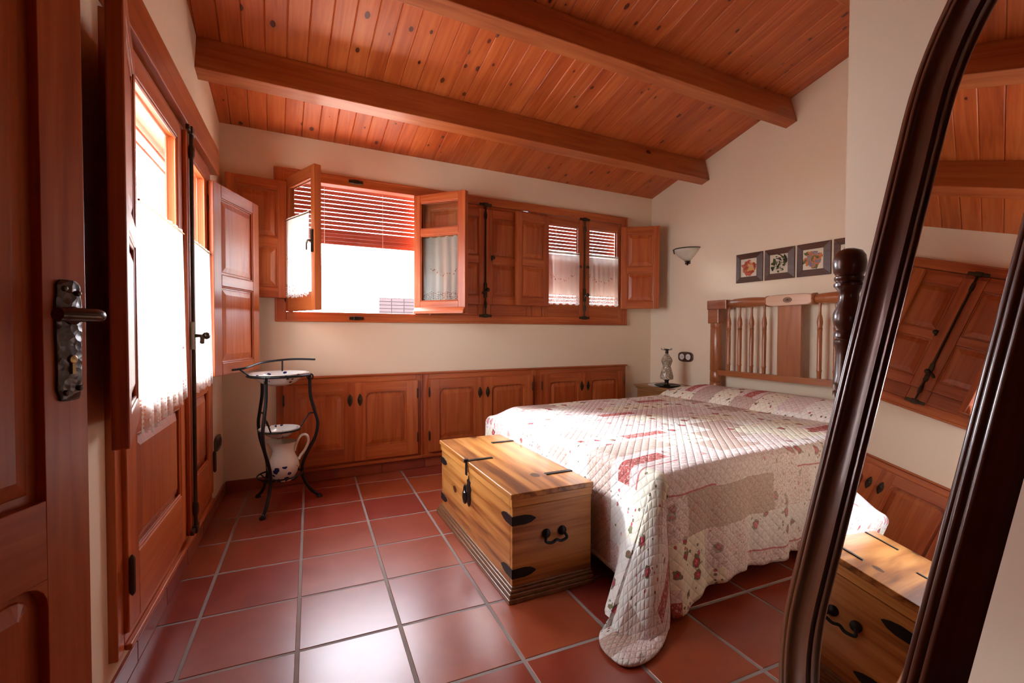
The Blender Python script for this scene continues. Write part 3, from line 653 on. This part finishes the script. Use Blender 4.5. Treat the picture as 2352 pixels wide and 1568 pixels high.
# towel rail behind the bowl
m = MB(); P = bez([(-.275, -.06, .845), (-.24, -.10, .848), (-.20, -.10, .852), (-.165, -.075, .858), (-.10, .04, .875), (0, .11, .885), (.10, .11, .89), (.205, .03, .89)], 8); m.tube(P, .0065, 8)
m.tube([(-.21, -.09, .852), (-.16, -.06, .81)], .005, 6); m.tube([(0.02, .112, .886), (0.02, .165, .80)], .005, 6); m.build('towel_rail', 'iron', ws, smooth=True)
def dish(name, label, cat, c, prof, mat='ceramic_blue', n=32):
    m = MB(); m.lathe(prof, n, (0, 0, 0), caps=False); o = m.build(name, mat, mat=T(*c), smooth=True); return tag(o, label, cat)
dish('wash_basin', 'white and blue ceramic basin set in the washstand top ring', 'basin', (WC.x, WC.y, .739), [(.001, .0), (.06, 0), (.10, .018), (.14, .05), (.163, .07), (.172, .072), (.172, .076), (.160, .076), (.138, .058), (.095, .026), (.05, .012), (.001, .011)])
dish('soap_dish', 'small white and blue ceramic dish on the middle ring of the washstand', 'dish', (WC.x, WC.y, .420), [(.001, 0), (.05, 0), (.075, .016), (.105, .045), (.116, .050), (.116, .054), (.104, .053), (.072, .026), (.045, .012), (.001, .011)])
pit = thing('pitcher', 'cream ceramic pitcher with blue flowers on the low ring of the washstand', 'pitcher', T(WC.x + .02, WC.y, .153))
m = MB(); nn_ = 28; P = [(.001, 0), (.058, 0), (.062, .008), (.066, .02), (.084, .05), (.092, .085), (.085, .12), (.067, .155), (.060, .185), (.066, .215), (.078, .235), (.074, .235), (.056, .185), (.062, .15), (.08, .1), (.07, .04), (.001, .02)]
m.lathe(P, nn_, caps=False)
m.v = [(x - (max(0, -x / .07) ** 2) * .022 * sm(.17, .235, z), y, z + (max(0, -x / .07) ** 2) * .012 * sm(.19, .235, z)) for x, y, z in m.v]
m.build('body', 'ceramic_cream', pit, smooth=True)
m = MB(); m.tube(bez([(.062, 0, .17), (.075, 0, .22), (.10, 0, .262), (.132, 0, .262), (.142, 0, .225), (.125, 0, .175), (.10, 0, .14), (.087, 0, .115)], 6), .0085, 10); m.build('handle', 'ceramic_cream', pit, smooth=True)

# ------------------------------------------------------------------ chest
CM = T(.778, -1.232, 0) @ RZ(-2.2); CD, CL = .375, .985
ch = thing('blanket_chest', 'pine blanket chest with black iron straps at the foot of the bed', 'chest', CM)
m = MB(); m.box(0, CD, 0, .022, .05, .372, 1); m.box(0, CD, CL - .022, CL, .05, .372, 1); m.box(0, .022, .022, CL - .022, .05, .372, 0); m.box(CD - .022, CD, .022, CL - .022, .05, .372, 0); m.box(.022, CD - .022, .022, CL - .022, .05, .07, 0)
m.build('body', ['chest_y', 'chest_x'], ch, bevel=.003)
lid = None
m = MB(); m.box(-.012, CD + .004, -.012, CL + .012, .408, .43, 0); lid = m.build('lid', ['chest_y', 'chest_x'], ch, bevel=.004)
m = MB(); m.box(-.006, CD, -.006, .016, .374, .408, 1); m.box(-.006, CD, CL - .016, CL + .006, .374, .408, 1); m.box(-.006, .016, .016, CL - .016, .374, .408, 0); m.build('lid_rim', ['chest_y', 'chest_x'], lid, bevel=.003)
m = MB()
for i, (o_, z0, z1) in enumerate(((.026, 0, .018), (.020, .018, .034), (.012, .034, .046), (.005, .046, .056))): m.box(-o_, CD + .0, -o_, CL + o_, z0, z1, 0)
m.build('plinth', ['chest_base'], ch, bevel=.003)
def strap_poly(L, w=.018):                              # pointed iron strap, along +x, in x,z
    p = [(0, -w), (L * .55, -w * 1.05), (L * .8, -w * .75), (L * .97, -w * .2), (L, 0)]; return p + [(x, -z) for x, z in p[::-1][1:]]
for zc_ in (.318, .105):
    m = MB(); m.prism(strap_poly(.108), -.004, .0); m.v = [(x - .004, y, z + zc_) for x, y, z in m.v]
    a = MB(); a.prism(strap_poly(.108), -.004, .0); m.add([(y, x - .004, z + zc_ + .0) for x, y, z in a.v], a.f)
    m.build('corner_strap', 'iron', ch)
    m = MB(); a = MB(); a.prism(strap_poly(.108), -.004, .0); m.add([(y, CL + .004 - x, z + zc_) for x, y, z in a.v], a.f); m.box(-.004, .06, CL, CL + .004, zc_ - .018, zc_ + .018); m.build('corner_strap', 'iron', ch)
m = MB()                                               # end handle
hx = .19; hz = .232
for sx in (-1, 1):
    m.lathe([(.004, 0), (.020, -.002), (.018, -.008), (.008, -.016), (.002, -.017)], 14, (hx + sx * .038, 0, hz + .012), axis='y')
m.tube(bez([(hx - .042, -.014, hz + .008), (hx - .05, -.022, hz - .012), (hx - .022, -.024, hz - .020), (hx, -.024, hz - .012), (hx + .022, -.024, hz - .020), (hx + .05, -.022, hz - .012), (hx + .042, -.014, hz + .008)], 5), .006, 8)
m.build('end_handle', 'iron', ch, smooth=True)
for yh in (.165, .80):
    m = MB(); m.box(.24, CD + .002, yh - .012, yh + .012, .43, .434); m.build('lid_strap', 'iron', lid, bevel=.001)
m = MB(); yc = CL * .52
m.box(-.004, .125, yc - .011, yc + .011, .43, .434); m.box(-.017, -.012, yc - .011, yc + .011, .36, .434); m.tube([(-.016, yc, .44), (-.016, yc, .425)], .012, 8); m.build('hasp', 'iron', lid, bevel=.001)
m = MB(); pp = [(0, -.085), (.022, -.07), (.030, -.04), (.026, -.015), (.034, .01), (.02, .025), (.024, .045), (.008, .05), (0, .07)]; pp = pp + [(-x, z) for x, z in pp[::-1] if x > 0]
a = MB(); a.prism(pp, -.003, 0); m.add([(y, yc + x, z + .285) for x, y, z in a.v], a.f); m.build('lock_plate', 'iron', ch)
pd = thing('padlock', 'old iron padlock hanging on the chest hasp', 'padlock', CM @ T(-.022, yc, .262))
m = MB(); m.lathe([(.004, -.045), (.016, -.038), (.024, -.02), (.025, .0), (.02, .016), (.006, .022)], 16); m.v = [(x * .45, y, z) for x, y, z in m.v]; m.build('body', 'hammered', pd, smooth=True)
m = MB(); m.tube([(0, .013 * math.cos(t), .018 + .03 * math.sin(t)) for t in [k * PI / 12 for k in range(13)]], .004, 8); m.build('shackle', 'iron', pd, smooth=True)

# ------------------------------------------------------------------ bed
BX0, BX1, BY0, BY1, BZ = 1.242, 3.23, -1.548, -.028, .545
bd = thing('bed_base', 'low bed base hidden under the quilt', 'bed', T(1.25, -1.5, 0))
m = MB(); m.box(0, 1.95, 0, 1.42, .16, .27); m.build('frame', 'head_y', bd, bevel=.01)
for x in (.05, 1.85):
    for y in (.05, 1.32): m = MB(); m.box(x, x + .05, y, y + .05, 0, .16); m.build('leg', 'head_v', bd)
m = MB(); m.box(BX0 + .02, 3.20, BY0 + .03, BY1 - .03, .271, .488); tag(m.build('mattress', 'mattress_cloth', bevel=.06, seg=4), 'white mattress under the quilt', 'mattress')
m = MB(); nx, ny = 120, 84; uv = []
def topz(x, y):
    b_ = math.sin(PI * max(0., min(1., (x - 2.79) / .50))) ** .55 if 2.79 < x < 3.29 else 0.
    e = sm(BY0 - .01, BY0 + .12, y) * (1 - .45 * sm(BY1 - .22, BY1 + .02, y))
    fd = 1 - sm(0, .20, x - BX0); fr_ = 1 - sm(0, .34, BY1 - y)
    return BZ + .098 * b_ * e - .012 * fd - .035 * fd * fr_ + .004 * math.sin(7 * x + 3 * y) * math.sin(5 * y - 2 * x)
idx = {}
for i in range(nx + 1):
    for j in range(ny + 1):
        x = BX0 + (BX1 - BX0) * i / nx; y = BY0 + (BY1 - BY0) * j / ny
        idx[i, j] = len(m.v); m.v.append((x, y, topz(x, y))); uv.append((x, y))
for i in range(nx):
    for j in range(ny): m.f.append([idx[i, j], idx[i + 1, j], idx[i + 1, j + 1], idx[i, j + 1]]); m.m.append(0)
# skirt columns: far side (head->foot), far corner fan, foot (far->near), near corner fan, near side (foot->head)
cols = []
for i in range(nx, -1, -1): cols.append((idx[i, ny], 90, 's'))
for k in range(1, 8): cols.append((idx[0, ny], 90 + 90 * k / 8, 'fc'))
for j in range(ny, -1, -1): cols.append((idx[0, j], 180, 'f'))
for k in range(1, 40): cols.append((idx[0, 0], 180 + 90 * k / 40, 'nc'))
for i in range(0, nx + 1): cols.append((idx[i, 0], 270, 'n'))
ND = 34; prev = None; rr = .035
for (vi, ang, kind) in cols:
    bx, by, bz = m.v[vi]; an = math.radians(ang); o_ = Vector((math.cos(an), math.sin(an)))
    if kind == 'n': p = bx - BX0
    elif kind == 'f': p = by - BY0
    else: p = 0
    L = .44
    if kind == 'n':
        L = .455 + .018 * abs(math.sin(PI * (p - .04) / .36)) + .05 * sm(.28, .0, p); fl_ = .012 + .02 * sm(.42, .05, p)
        wave = .016 * math.sin(2 * PI * p / .31 + .6) + .008 * math.sin(2 * PI * p / .13)
    elif kind == 'f':
        L = .46 + .03 * sm(.3, 0, p); fl_ = -.004 + .20 * sm(.24, .0, p) ** 1.5; wave = .004 * math.sin(2 * PI * p / .2)
    elif kind == 'nc':
        th = ang; A = math.exp(-((th - 208) / 27.) ** 2); L = .49 + .20 * A; fl_ = .03 + .225 * A + .10 * sm(205, 180, th); wave = .006 * math.sin((th - 180) * .12)
    else: L = .42; fl_ = .015; wave = .01 * math.sin(9 * bx) if kind == 's' else 0
    colv = [vi]
    for d in range(1, ND + 1):
        if d <= 5: a2 = d / 5 * PI / 2; out = rr * math.sin(a2); dn = rr * (1 - math.cos(a2)); f = 0; ln = rr * a2
        else:
            f = (d - 5) / (ND - 5); out = rr + (fl_ * f ** 1.15) + wave * f; dn = rr + (L - rr) * f; ln = rr * PI / 2 + (L - rr) * f
        z = bz - dn; zmin = .012
        if z < zmin: out += (zmin - z) * .45; z = zmin + .004 * math.sin(30 * f)
        x = bx + o_.x * out; y = by + o_.y * out
        if kind == 's' and bz > BZ: pass
        colv.append(len(m.v)); m.v.append((x, y, z)); uv.append((bx + o_.x * ln, by + o_.y * ln))
    if prev:
        for d in range(ND):
            f4 = [prev[d], prev[d + 1], colv[d + 1], colv[d]]
            if f4[0] == f4[3]: f4 = f4[:3]
            m.f.append(f4); m.m.append(0)
    prev = colv
m.uv = uv
qo = m.build('quilt', 'quilt_cloth', smooth=True)
sd = qo.modifiers.new('thick', 'SOLIDIFY'); sd.thickness = .008; sd.offset = 1
tag(qo, 'patchwork quilt with roses draped over the bed to the floor', 'quilt')

# headboard against the right wall
hb = thing('headboard', 'turned wooden headboard with spindles and a central board', 'headboard', T(XR - .085, 0, 0))
def post(yc):
    m = MB(); m.lathe([(.03, 0), (.036, .02), (.036, .5), (.046, .56), (.049, .60), (.049, .645), (.044, .65), (.049, .655), (.049, .735), (.044, .741), (.049, .747), (.049, 1.10), (.045, 1.107), (.049, 1.114), (.049, 1.15)], 20, (0, yc, 0)); m.v = [(x * .75, y, z) for x, y, z in m.v]
    o = m.build('post', 'head_v', hb, smooth=True)
    b = MB(); sgn = -1 if yc > -.7 else 1
    b.box(-.04, .04, yc - .052, yc + .052, 1.145, 1.268); yo, yi = yc - sgn * .058, yc + sgn * .13
    b.box(-.045, .045, min(yo, yi), max(yo, yi), 1.262, 1.338); b.build('post_block', 'head_y', o, bevel=.005)
for yc in (-.15, -1.425): post(yc)
def rail(y0, y1):
    m = MB(); n = 9; L = y1 - y0; P = []
    for k in range(25):
        f = k / 24; r = .030 + .010 * math.sin(PI * f) ** 1.0
        if f > .9 and y1 > -.7 or f < .1 and y1 < -.7: r *= .92
        P.append((r, y0 + L * f))
    m.lathe(P, 18, (0, 0, 1.306), axis='y'); return m.build('top_rail', 'head_y', hb, smooth=True)
rail(-.62, -.28); rail(-1.295, -.955)
m = MB(); pts_ = []
for k in range(48):
    t = 2 * PI * k / 48; e = .38; pts_.append((-.787 + .168 * math.copysign(abs(math.cos(t)) ** e, math.cos(t)), 1.306 + .041 * math.copysign(abs(math.sin(t)) ** e, math.sin(t)) * (1 + .0 * t)))
a = MB(); a.prism(pts_, -.042, .03); m.add([(y, x, z) for x, y, z in a.v], a.f); md_ = m.build('medallion', 'medallion_wood', hb, bevel=.006)
m = MB()
for ph in (0, 1):
    m.tube([(-.0445, -.787 + (.03 - ph * .009) * math.cos(t), 1.306 + (.018 - ph * .006) * math.sin(t)) for t in [2 * PI * k / 30 for k in range(30)]], .0016, 6, closed=True)
for k in range(8): t = 2 * PI * k / 8; m.tube([(-.0445, -.787, 1.306), (-.0445, -.787 + .021 * math.cos(t), 1.306 + .012 * math.sin(t))], .0016, 6)
m.build('carving', 'dark_wood', md_, smooth=True)
for yc in (-.62, -.955):
    m = MB(); m.lathe([(.036, -.014), (.042, -.010), (.038, -.004), (.042, .003), (.038, .009), (.040, .014)], 18, (0, yc, 1.306), axis='y'); m.build('rail_collar', 'head_y', hb, smooth=True)
m = MB(); m.box(-.02, .008, -.875, -.70, .74, 1.28); m.build('centre_board', 'head_v', hb, bevel=.004)
m = MB(); n = 24
for k in range(n):
    ya, yb_ = -.19 - 1.195 * k / n, -.19 - 1.195 * (k + 1) / n; b0 = lambda y: -.022 * math.sin(PI * (y + .19) / -1.195)
    m.hexa([(b0(ya) - .028, ya, .712), (b0(ya) + .02, ya, .712), (b0(yb_) + .02, yb_, .712), (b0(yb_) - .028, yb_, .712), (b0(ya) - .028, ya, .755), (b0(ya) + .02, ya, .755), (b0(yb_) + .02, yb_, .755), (b0(yb_) - .028, yb_, .755)])
m.build('bottom_rail', 'head_y', hb)
first = None
for yc in (-.275, -.376, -.48, -.585, -.99, -1.094, -1.198, -1.30):
    if first is None:
        m = MB(); m.lathe([(.013, .745), (.0145, .80), (.0165, .805), (.0165, .812), (.0145, .818), (.0155, 1.02), (.0145, 1.085), (.0175, 1.09), (.0145, 1.096), (.0175, 1.102), (.0145, 1.108), (.019, 1.14), (.016, 1.17), (.009, 1.20), (.0075, 1.24), (.011, 1.285)], 14)
        first = m.build('spindle', 'head_v', hb, smooth=True); o = first
    else: o = first.copy(); COL.objects.link(o); o.parent = hb
    o.location = (0, yc, 0)

# nightstand, tray, lamp
ns = thing('nightstand', 'small wooden nightstand between the bed and the back wall', 'nightstand', T(2.965, .045, 0))
m = MB(); m.box(.02, .37, .02, .44, .05, .545); m.build('body', 'stand_wood', ns, bevel=.004)
m = MB(); m.box(-.005, .385, -.005, .465, .562, .58); m.box(.008, .38, .008, .452, .545, .562); m.build('top', 'stand_wood', ns, bevel=.006)
for z0, z1 in ((.37, .52), (.2, .35)):
    m = MB(); m.box(.008, .02, .05, .41, z0, z1); dr = m.build('drawer', 'stand_wood', ns, bevel=.004)
    b = MB(); b.lathe([(.005, 0), (.007, -.012), (.013, -.02), (.01, -.03), (.001, -.032)], 12, (.008, .23, (z0 + z1) / 2), axis='x'); b.build('knob', 'dark_brass', dr, smooth=True)
for x, y in ((.03, .03), (.32, .03), (.03, .39), (.32, .39)): m = MB(); m.box(x, x + .04, y, y + .04, 0, .05); m.build('leg', 'stand_wood', ns)
m = MB(); m.lathe([(.001, 0), (.15, 0), (.15, .0015), (.001, .0015)], 36); m.v = [(x * 1.0, y * 1.15, z) for x, y, z in m.v]; tag(m.build('doily', 'doily', mat=T(3.14, .275, .581)), 'white crocheted doily on the nightstand', 'doily')
LX, LY = 3.075, .205
m = MB(); m.lathe([(.001, 0), (.095, 0), (.115, .012), (.112, .014), (.09, .005), (.001, .004)], 32, caps=False); tag(m.build('tray', 'iron', mat=T(LX + .01, LY, .5835), smooth=True), 'small dark round tray under the nightstand ornament', 'tray')
lp = thing('ornament_lamp', 'beaded figure-shaped ornament with metal top on the nightstand', 'ornament', T(LX, LY, .5885))
m = MB(); m.lathe([(.032, 0), (.034, .008), (.02, .016), (.017, .04), (.024, .052)], 20); m.build('base', 'dark_brass', lp, smooth=True)
m = MB(); m.lathe([(.02, .052), (.056, .06), (.058, .085), (.05, .12), (.040, .155), (.033, .175), (.043, .205), (.050, .225), (.040, .25), (.025, .27), (.012, .29)], 22); m.build('body', 'beaded', lp, smooth=True)
m = MB(); m.lathe([(.012, .285), (.015, .30), (.012, .315), (.018, .33)], 14)
for k in range(5): t = 2 * PI * k / 5; m.tube(bez([(0, 0, .315), (.022 * math.cos(t), .022 * math.sin(t), .322), (.044 * math.cos(t), .044 * math.sin(t), .325), (.05 * math.cos(t), .05 * math.sin(t), .338)], 4), .0025, 6)
m.build('crown', 'dark_brass', lp, smooth=True)

# wall sconce
sc_ = thing('wall_sconce', 'alabaster half-bowl wall sconce with dark metal trim', 'sconce', T(XR, .235, 1.70))
m = MB(); nseg = 24; prof_ = [(.02, .022), (.05, .045), (.085, .075), (.115, .105), (.137, .135)]; vs = []
for th in range(nseg + 1):
    a = PI / 2 + PI * th / nseg
    for r, z in prof_: vs.append((r * math.cos(a) * .9, r * math.sin(a), z))
np_ = len(prof_); m.add(vs, [(i * np_ + k, (i + 1) * np_ + k, (i + 1) * np_ + k + 1, i * np_ + k + 1) for i in range(nseg) for k in range(np_ - 1)])
o = m.build('shade', 'alabaster', sc_, smooth=True); s2 = o.modifiers.new('thick', 'SOLIDIFY'); s2.thickness = .006
m = MB(); m.tube([(.137 * math.cos(PI / 2 + PI * k / 24) * .9, .137 * math.sin(PI / 2 + PI * k / 24), .136) for k in range(25)], .0045, 8)
for f in (.12, .3): 
    a0 = PI / 2 + PI * f
    m.tube([((.133 + .0 * t) * math.cos(a0 + .09 * math.cos(t) * (1 - t / 9)) * .9, .137 * math.sin(a0 + .09 * math.cos(t) * (1 - t / 9)), .118 + .018 * math.sin(t) * (1 - t / 9)) for t in [k * .4 for k in range(18)]], .003, 6)
m.build('trim', 'dark_brass', sc_, smooth=True)
m = MB(); m.lathe([(.001, -.012), (.008, -.008), (.006, .002), (.014, .008), (.01, .014), (.026, .026)], 14, (-.008, 0, 0)); m.build('finial', 'dark_brass', sc_, smooth=True)
m = MB(); m.box(-.006, -.0005, -.03, .03, .0, .12); m.build('back_plate', 'dark_brass', sc_, bevel=.003)

# sockets
def socket(label, W, n=2, inner='white_plastic'):
    r = thing('wall_socket', label, 'socket', W); m = MB(); pts2 = []
    for k in range(40):
        t = 2 * PI * k / 40; e = .6; pts2.append((.085 * math.copysign(abs(math.cos(t)) ** e, math.cos(t)), .046 * math.copysign(abs(math.sin(t)) ** e, math.sin(t))))
    m.prism(pts2, -.014, -.0005); m.build('plate', 'dark_socket', r, bevel=.003)
    for s in (-1, 1):
        b = MB(); b.lathe([(.028, -.0145), (.028, -.018), (.024, -.019), (.022, -.0165), (.001, -.0165)], 20, (s * .036, 0, 0), axis='y'); i_ = b.build('insert', inner, r, smooth=True)
        b = MB(); b.lathe([(.003, -.0166), (.003, -.018)], 8, (s * .036 - .008, 0, 0), axis='y'); b.lathe([(.003, -.0166), (.003, -.018)], 8, (s * .036 + .008, 0, 0), axis='y'); b.build('pin_hole', 'iron', i_)
socket('dark oval double socket beside the nightstand ornament', T(XR, .243, .84) @ RZ(-90))
socket('dark oval double socket low on the left wall', LEFT @ T(-.22, 0, .385), inner='dark_socket')

# four framed prints over the headboard
PN = [('print_red', 'red and yellow flowers, first from the sconce'), ('print_white', 'white roses on dark leaves, second from the sconce'), ('print_violet', 'an orange and violet bouquet, third from the sconce'), ('print_pale', 'a pale print, mostly hidden by the wall corner')]
for k, (mt, lab) in enumerate(PN):
    yc = -.394 - .2505 * k; zc0 = 1.592
    r = thing('framed_print', 'small dark wood frame with ' + lab, 'picture', T(XR, yc, zc0), 'framed flower prints above the headboard')
    hw, fw = .117, .045; m = MB()
    for (a, b_) in (((-hw, -hw), (hw, -hw)), ((hw, -hw), (hw, hw)), ((hw, hw), (-hw, hw)), ((-hw, hw), (-hw, -hw))):
        q_ = (hw - fw) / hw; A = [(-.010, a[0], a[1]), (-.010, b_[0], b_[1]), (-.020, b_[0] * q_, b_[1] * q_), (-.020, a[0] * q_, a[1] * q_)]; Bq = [(-.002, y, z) for x, y, z in A]; m.hexa(Bq + A)
    m.build('frame', 'picture_wood', r, bevel=.002)
    m = MB(); h2 = hw - fw + .002; m.box(-.012, -.006, -h2, h2, -h2, h2); m.build('print', mt, r)

# ------------------------------------------------------------------ cheval mirror
MN = Vector((-.7446, .6394, .1913)); MU = Vector((-.6514, -.7587, 0)); MV = Vector((.1451, -.1246, .9816)); MC = -2.0072
MO = MN * MC + MU * 1.4025 + MV * 1.425
mm = Matrix(((MU.x, -MN.x, MV.x, MO.x), (MU.y, -MN.y, MV.y, MO.y), (MU.z, -MN.z, MV.z, MO.z), (0, 0, 0, 1)))   # local x across, -y out of the glass, z up
base_m = T(MO.x, MO.y, 0) @ Matrix.Rotation(math.atan2(MU.y, MU.x), 4, 'Z')
mr = thing('cheval_mirror', 'tall arched dark wood standing mirror tilted on turned posts', 'mirror', base_m)
loc = base_m.inverted() @ mm
HWG, HS, BG = .1325, .445, .19
def mpath(off, n=20):
    a, b_ = HWG + off, BG + off; P = []
    for k in range(n + 1): t = PI * k / n; P.append((a * math.cos(t), HS + b_ * math.sin(t)))
    for k in range(n + 1): t = PI + PI * k / n; P.append((a * math.cos(t), -HS + b_ * math.sin(t)))
    return P
prof_m = [(-.003, .004), (-.003, -.004), (.004, -.007), (.013, -.012), (.0185, -.019)]
for bc, bh in ((.0245, .0235), (.0375, .0255), (.0500, .0225)):
    prof_m += [(bc - .0058 * math.cos(a), -bh - .0058 * math.sin(a)) for a in [PI * k / 6 for k in range(7)]]
prof_m += [(.0585, -.016), (.062, -.010), (.064, -.004), (.064, .004), (-.003, .004)]
rings = [mpath(w) for w, h in prof_m]; n = len(rings[0]); m = MB(); np_ = len(prof_m)
m.add([(x, prof_m[i][1], z) for i in range(np_) for x, z in rings[i]], [(i * n + k, i * n + (k + 1) % n, ((i + 1) % np_) * n + (k + 1) % n, ((i + 1) % np_) * n + k) for i in range(np_) for k in range(n)])
m.build('frame', 'dark_wood', mr, loc, smooth=True)
m = MB(); P = mpath(.0005); n = len(P); m.add([(x, 0, z) for x, z in P] + [(x, .004, z) for x, z in P], [tuple(range(n)), tuple(range(n, 2 * n))] + [(i, (i + 1) % n, n + (i + 1) % n, n + i) for i in range(n)])
m.build('mirror_glass', 'mirror_glass', mr, loc)
m = MB(); P = mpath(.06); m.add([(x, .0045, z) for x, z in P] + [(x, .008, z) for x, z in P], [tuple(range(n)), tuple(range(n, 2 * n))] + [(i, (i + 1) % n, n + (i + 1) % n, n + i) for i in range(n)]); m.build('back_board', 'dark_wood', mr, loc)
pivz = (loc @ Vector((0, .0, 0))).z
for s in (-1, 1):
    xp = s * .274; yp = .016
    m = MB(); pr_ = [(.026, .05), (.027, .2), (.022, .22), (.027, .24), (.027, .9), (.024, .935), (.0285, .945), (.0285, .953), (.024, .957), (.0285, .962), (.0285, .975), (.026, .985), (.024, 1.03), (.0255, 1.045), (.028, 1.052), (.028, 1.058), (.024, 1.062), (.028, 1.066), (.028, 1.074), (.024, 1.079), (.0275, 1.085), (.031, 1.10), (.0305, 1.112), (.024, 1.128), (.0195, 1.142), (.0195, 1.152), (.024, 1.162), (.030, 1.168), (.030, 1.173), (.025, 1.176), (.0295, 1.181), (.0295, 1.186), (.026, 1.189), (.031, 1.197), (.033, 1.213), (.031, 1.229), (.024, 1.239), (.010, 1.244), (.001, 1.245)]
    m.lathe([(r * .88, z) for r, z in pr_], 24, (xp, yp, 0)); po = m.build('post', 'dark_wood', mr, smooth=True)
    m = MB(); m.tube(bez([(xp, yp - .24, .02), (xp, yp - .19, .028), (xp, yp - .1, .075), (xp, yp, .095), (xp, yp + .1, .075), (xp, yp + .19, .028), (xp, yp + .24, .02)], 6), [.02] * 37, 10); m.build('foot', 'dark_wood', mr, smooth=True)
    m = MB(); m.tube([(xp, yp, pivz), (s * .22, .004, pivz)], .008, 8); m.build('pivot', 'dark_brass', mr)
m = MB(); m.tube([(-.274, .016, .16), (.274, .016, .16)], .018, 12); m.build('stretcher', 'dark_wood', mr, smooth=True)

# ------------------------------------------------------------------ outside
m = MB(); m.box(-40, 40, YB + .32, 40, -3.2, -3.0); m.box(-40, -1.2, -30, YB + .32, -3.2, -3.0); tag(m.build('ground', 'paving'), 'pale paved ground outside', None, None, 'structure')
br = thing('garden_wall', 'low brown brick wall outside the open window', 'wall', T(1.92, 7.2, -3.0), kind='thing')
m = MB(); m.box(0, .8, 0, .5, 0, 4.78); m.build('body', 'brick_far', br)
first = None
for r in range(5):
    for c in range(3):
        if first is None: q_ = MB(); q_.box(.004, .258, -.02, 0, .006, .068); first = q_.build('brick', 'brick_far', br); o = first
        else: o = first.copy(); COL.objects.link(o); o.parent = br
        o.location = (.0 + .266 * c, 0, 4.40 + .074 * r)

nh = thing('sun_block_house', 'pale pink house with a tiled roof, added to block sun from the French window', 'house', T(-5.7, 3.0, -3.0))  # added house, sized and placed to keep the sun off the French window
m = MB(); m.box(0, 3.5, .3, 1.3, 0, 7.2); m.build('wall', 'house_pink', nh)
m = MB()
for a, b_ in ((.1, .8), (1.5, .8)): m.hexa([(-.1, a, 7.15), (3.6, a, 7.15), (3.6, b_, 7.5), (-.1, b_, 7.5), (-.1, a, 7.23), (3.6, a, 7.23), (3.6, b_, 7.58), (-.1, b_, 7.58)])
m.build('roof', 'tile_clay', nh)
first = None
for k in range(16):
    if first is None: q_ = MB(); q_.box(0, 3.5, .27, .3, 0, .115); first = q_.build('plank', 'house_pink', nh); o = first
    else: o = first.copy(); COL.objects.link(o); o.parent = nh
    o.location = (0, 0, 5.2 + .13 * k)

# labels and categories of the setting
for nm, lab, cat in (('floor', None, 'floor'), ('ceiling', None, 'ceiling'), ('wall_back', 'cream plaster wall with the three pine windows', 'wall'), ('wall_left', 'cream plaster wall with the French window', 'wall'),
                     ('wall_right', 'cream plaster wall behind the headboard', 'wall'), ('wall_entry', 'cream plaster wall corner behind the standing mirror', 'wall'), ('wall_front', 'unseen wall behind the camera, pine added for darker, redder bounce light', 'wall'),
                     ('baseboard_left', 'terracotta tile skirting below the French window', 'baseboard'), ('baseboard_back', 'terracotta tile skirting under the low cabinets', 'baseboard'),
                     ('baseboard_right', 'terracotta tile skirting behind the bed head', 'baseboard'), ('baseboard_entry', 'terracotta tile skirting behind the standing mirror', 'baseboard'), ('ground', None, 'ground'),
                     ('trim_1', None, 'window frame'), ('trim_2', None, 'sill'), ('trim_3', None, 'ledge'), ('window_1', None, 'window'), ('window_2', None, 'window'), ('window_3', None, 'window'), ('door_1', None, 'French window'), ('door_2', None, 'door')):
    tag(bpy.data.objects[nm], lab, cat)
for o in bpy.data.objects:
    if o.name.startswith('ceiling_beam'): o['category'] = 'beam'
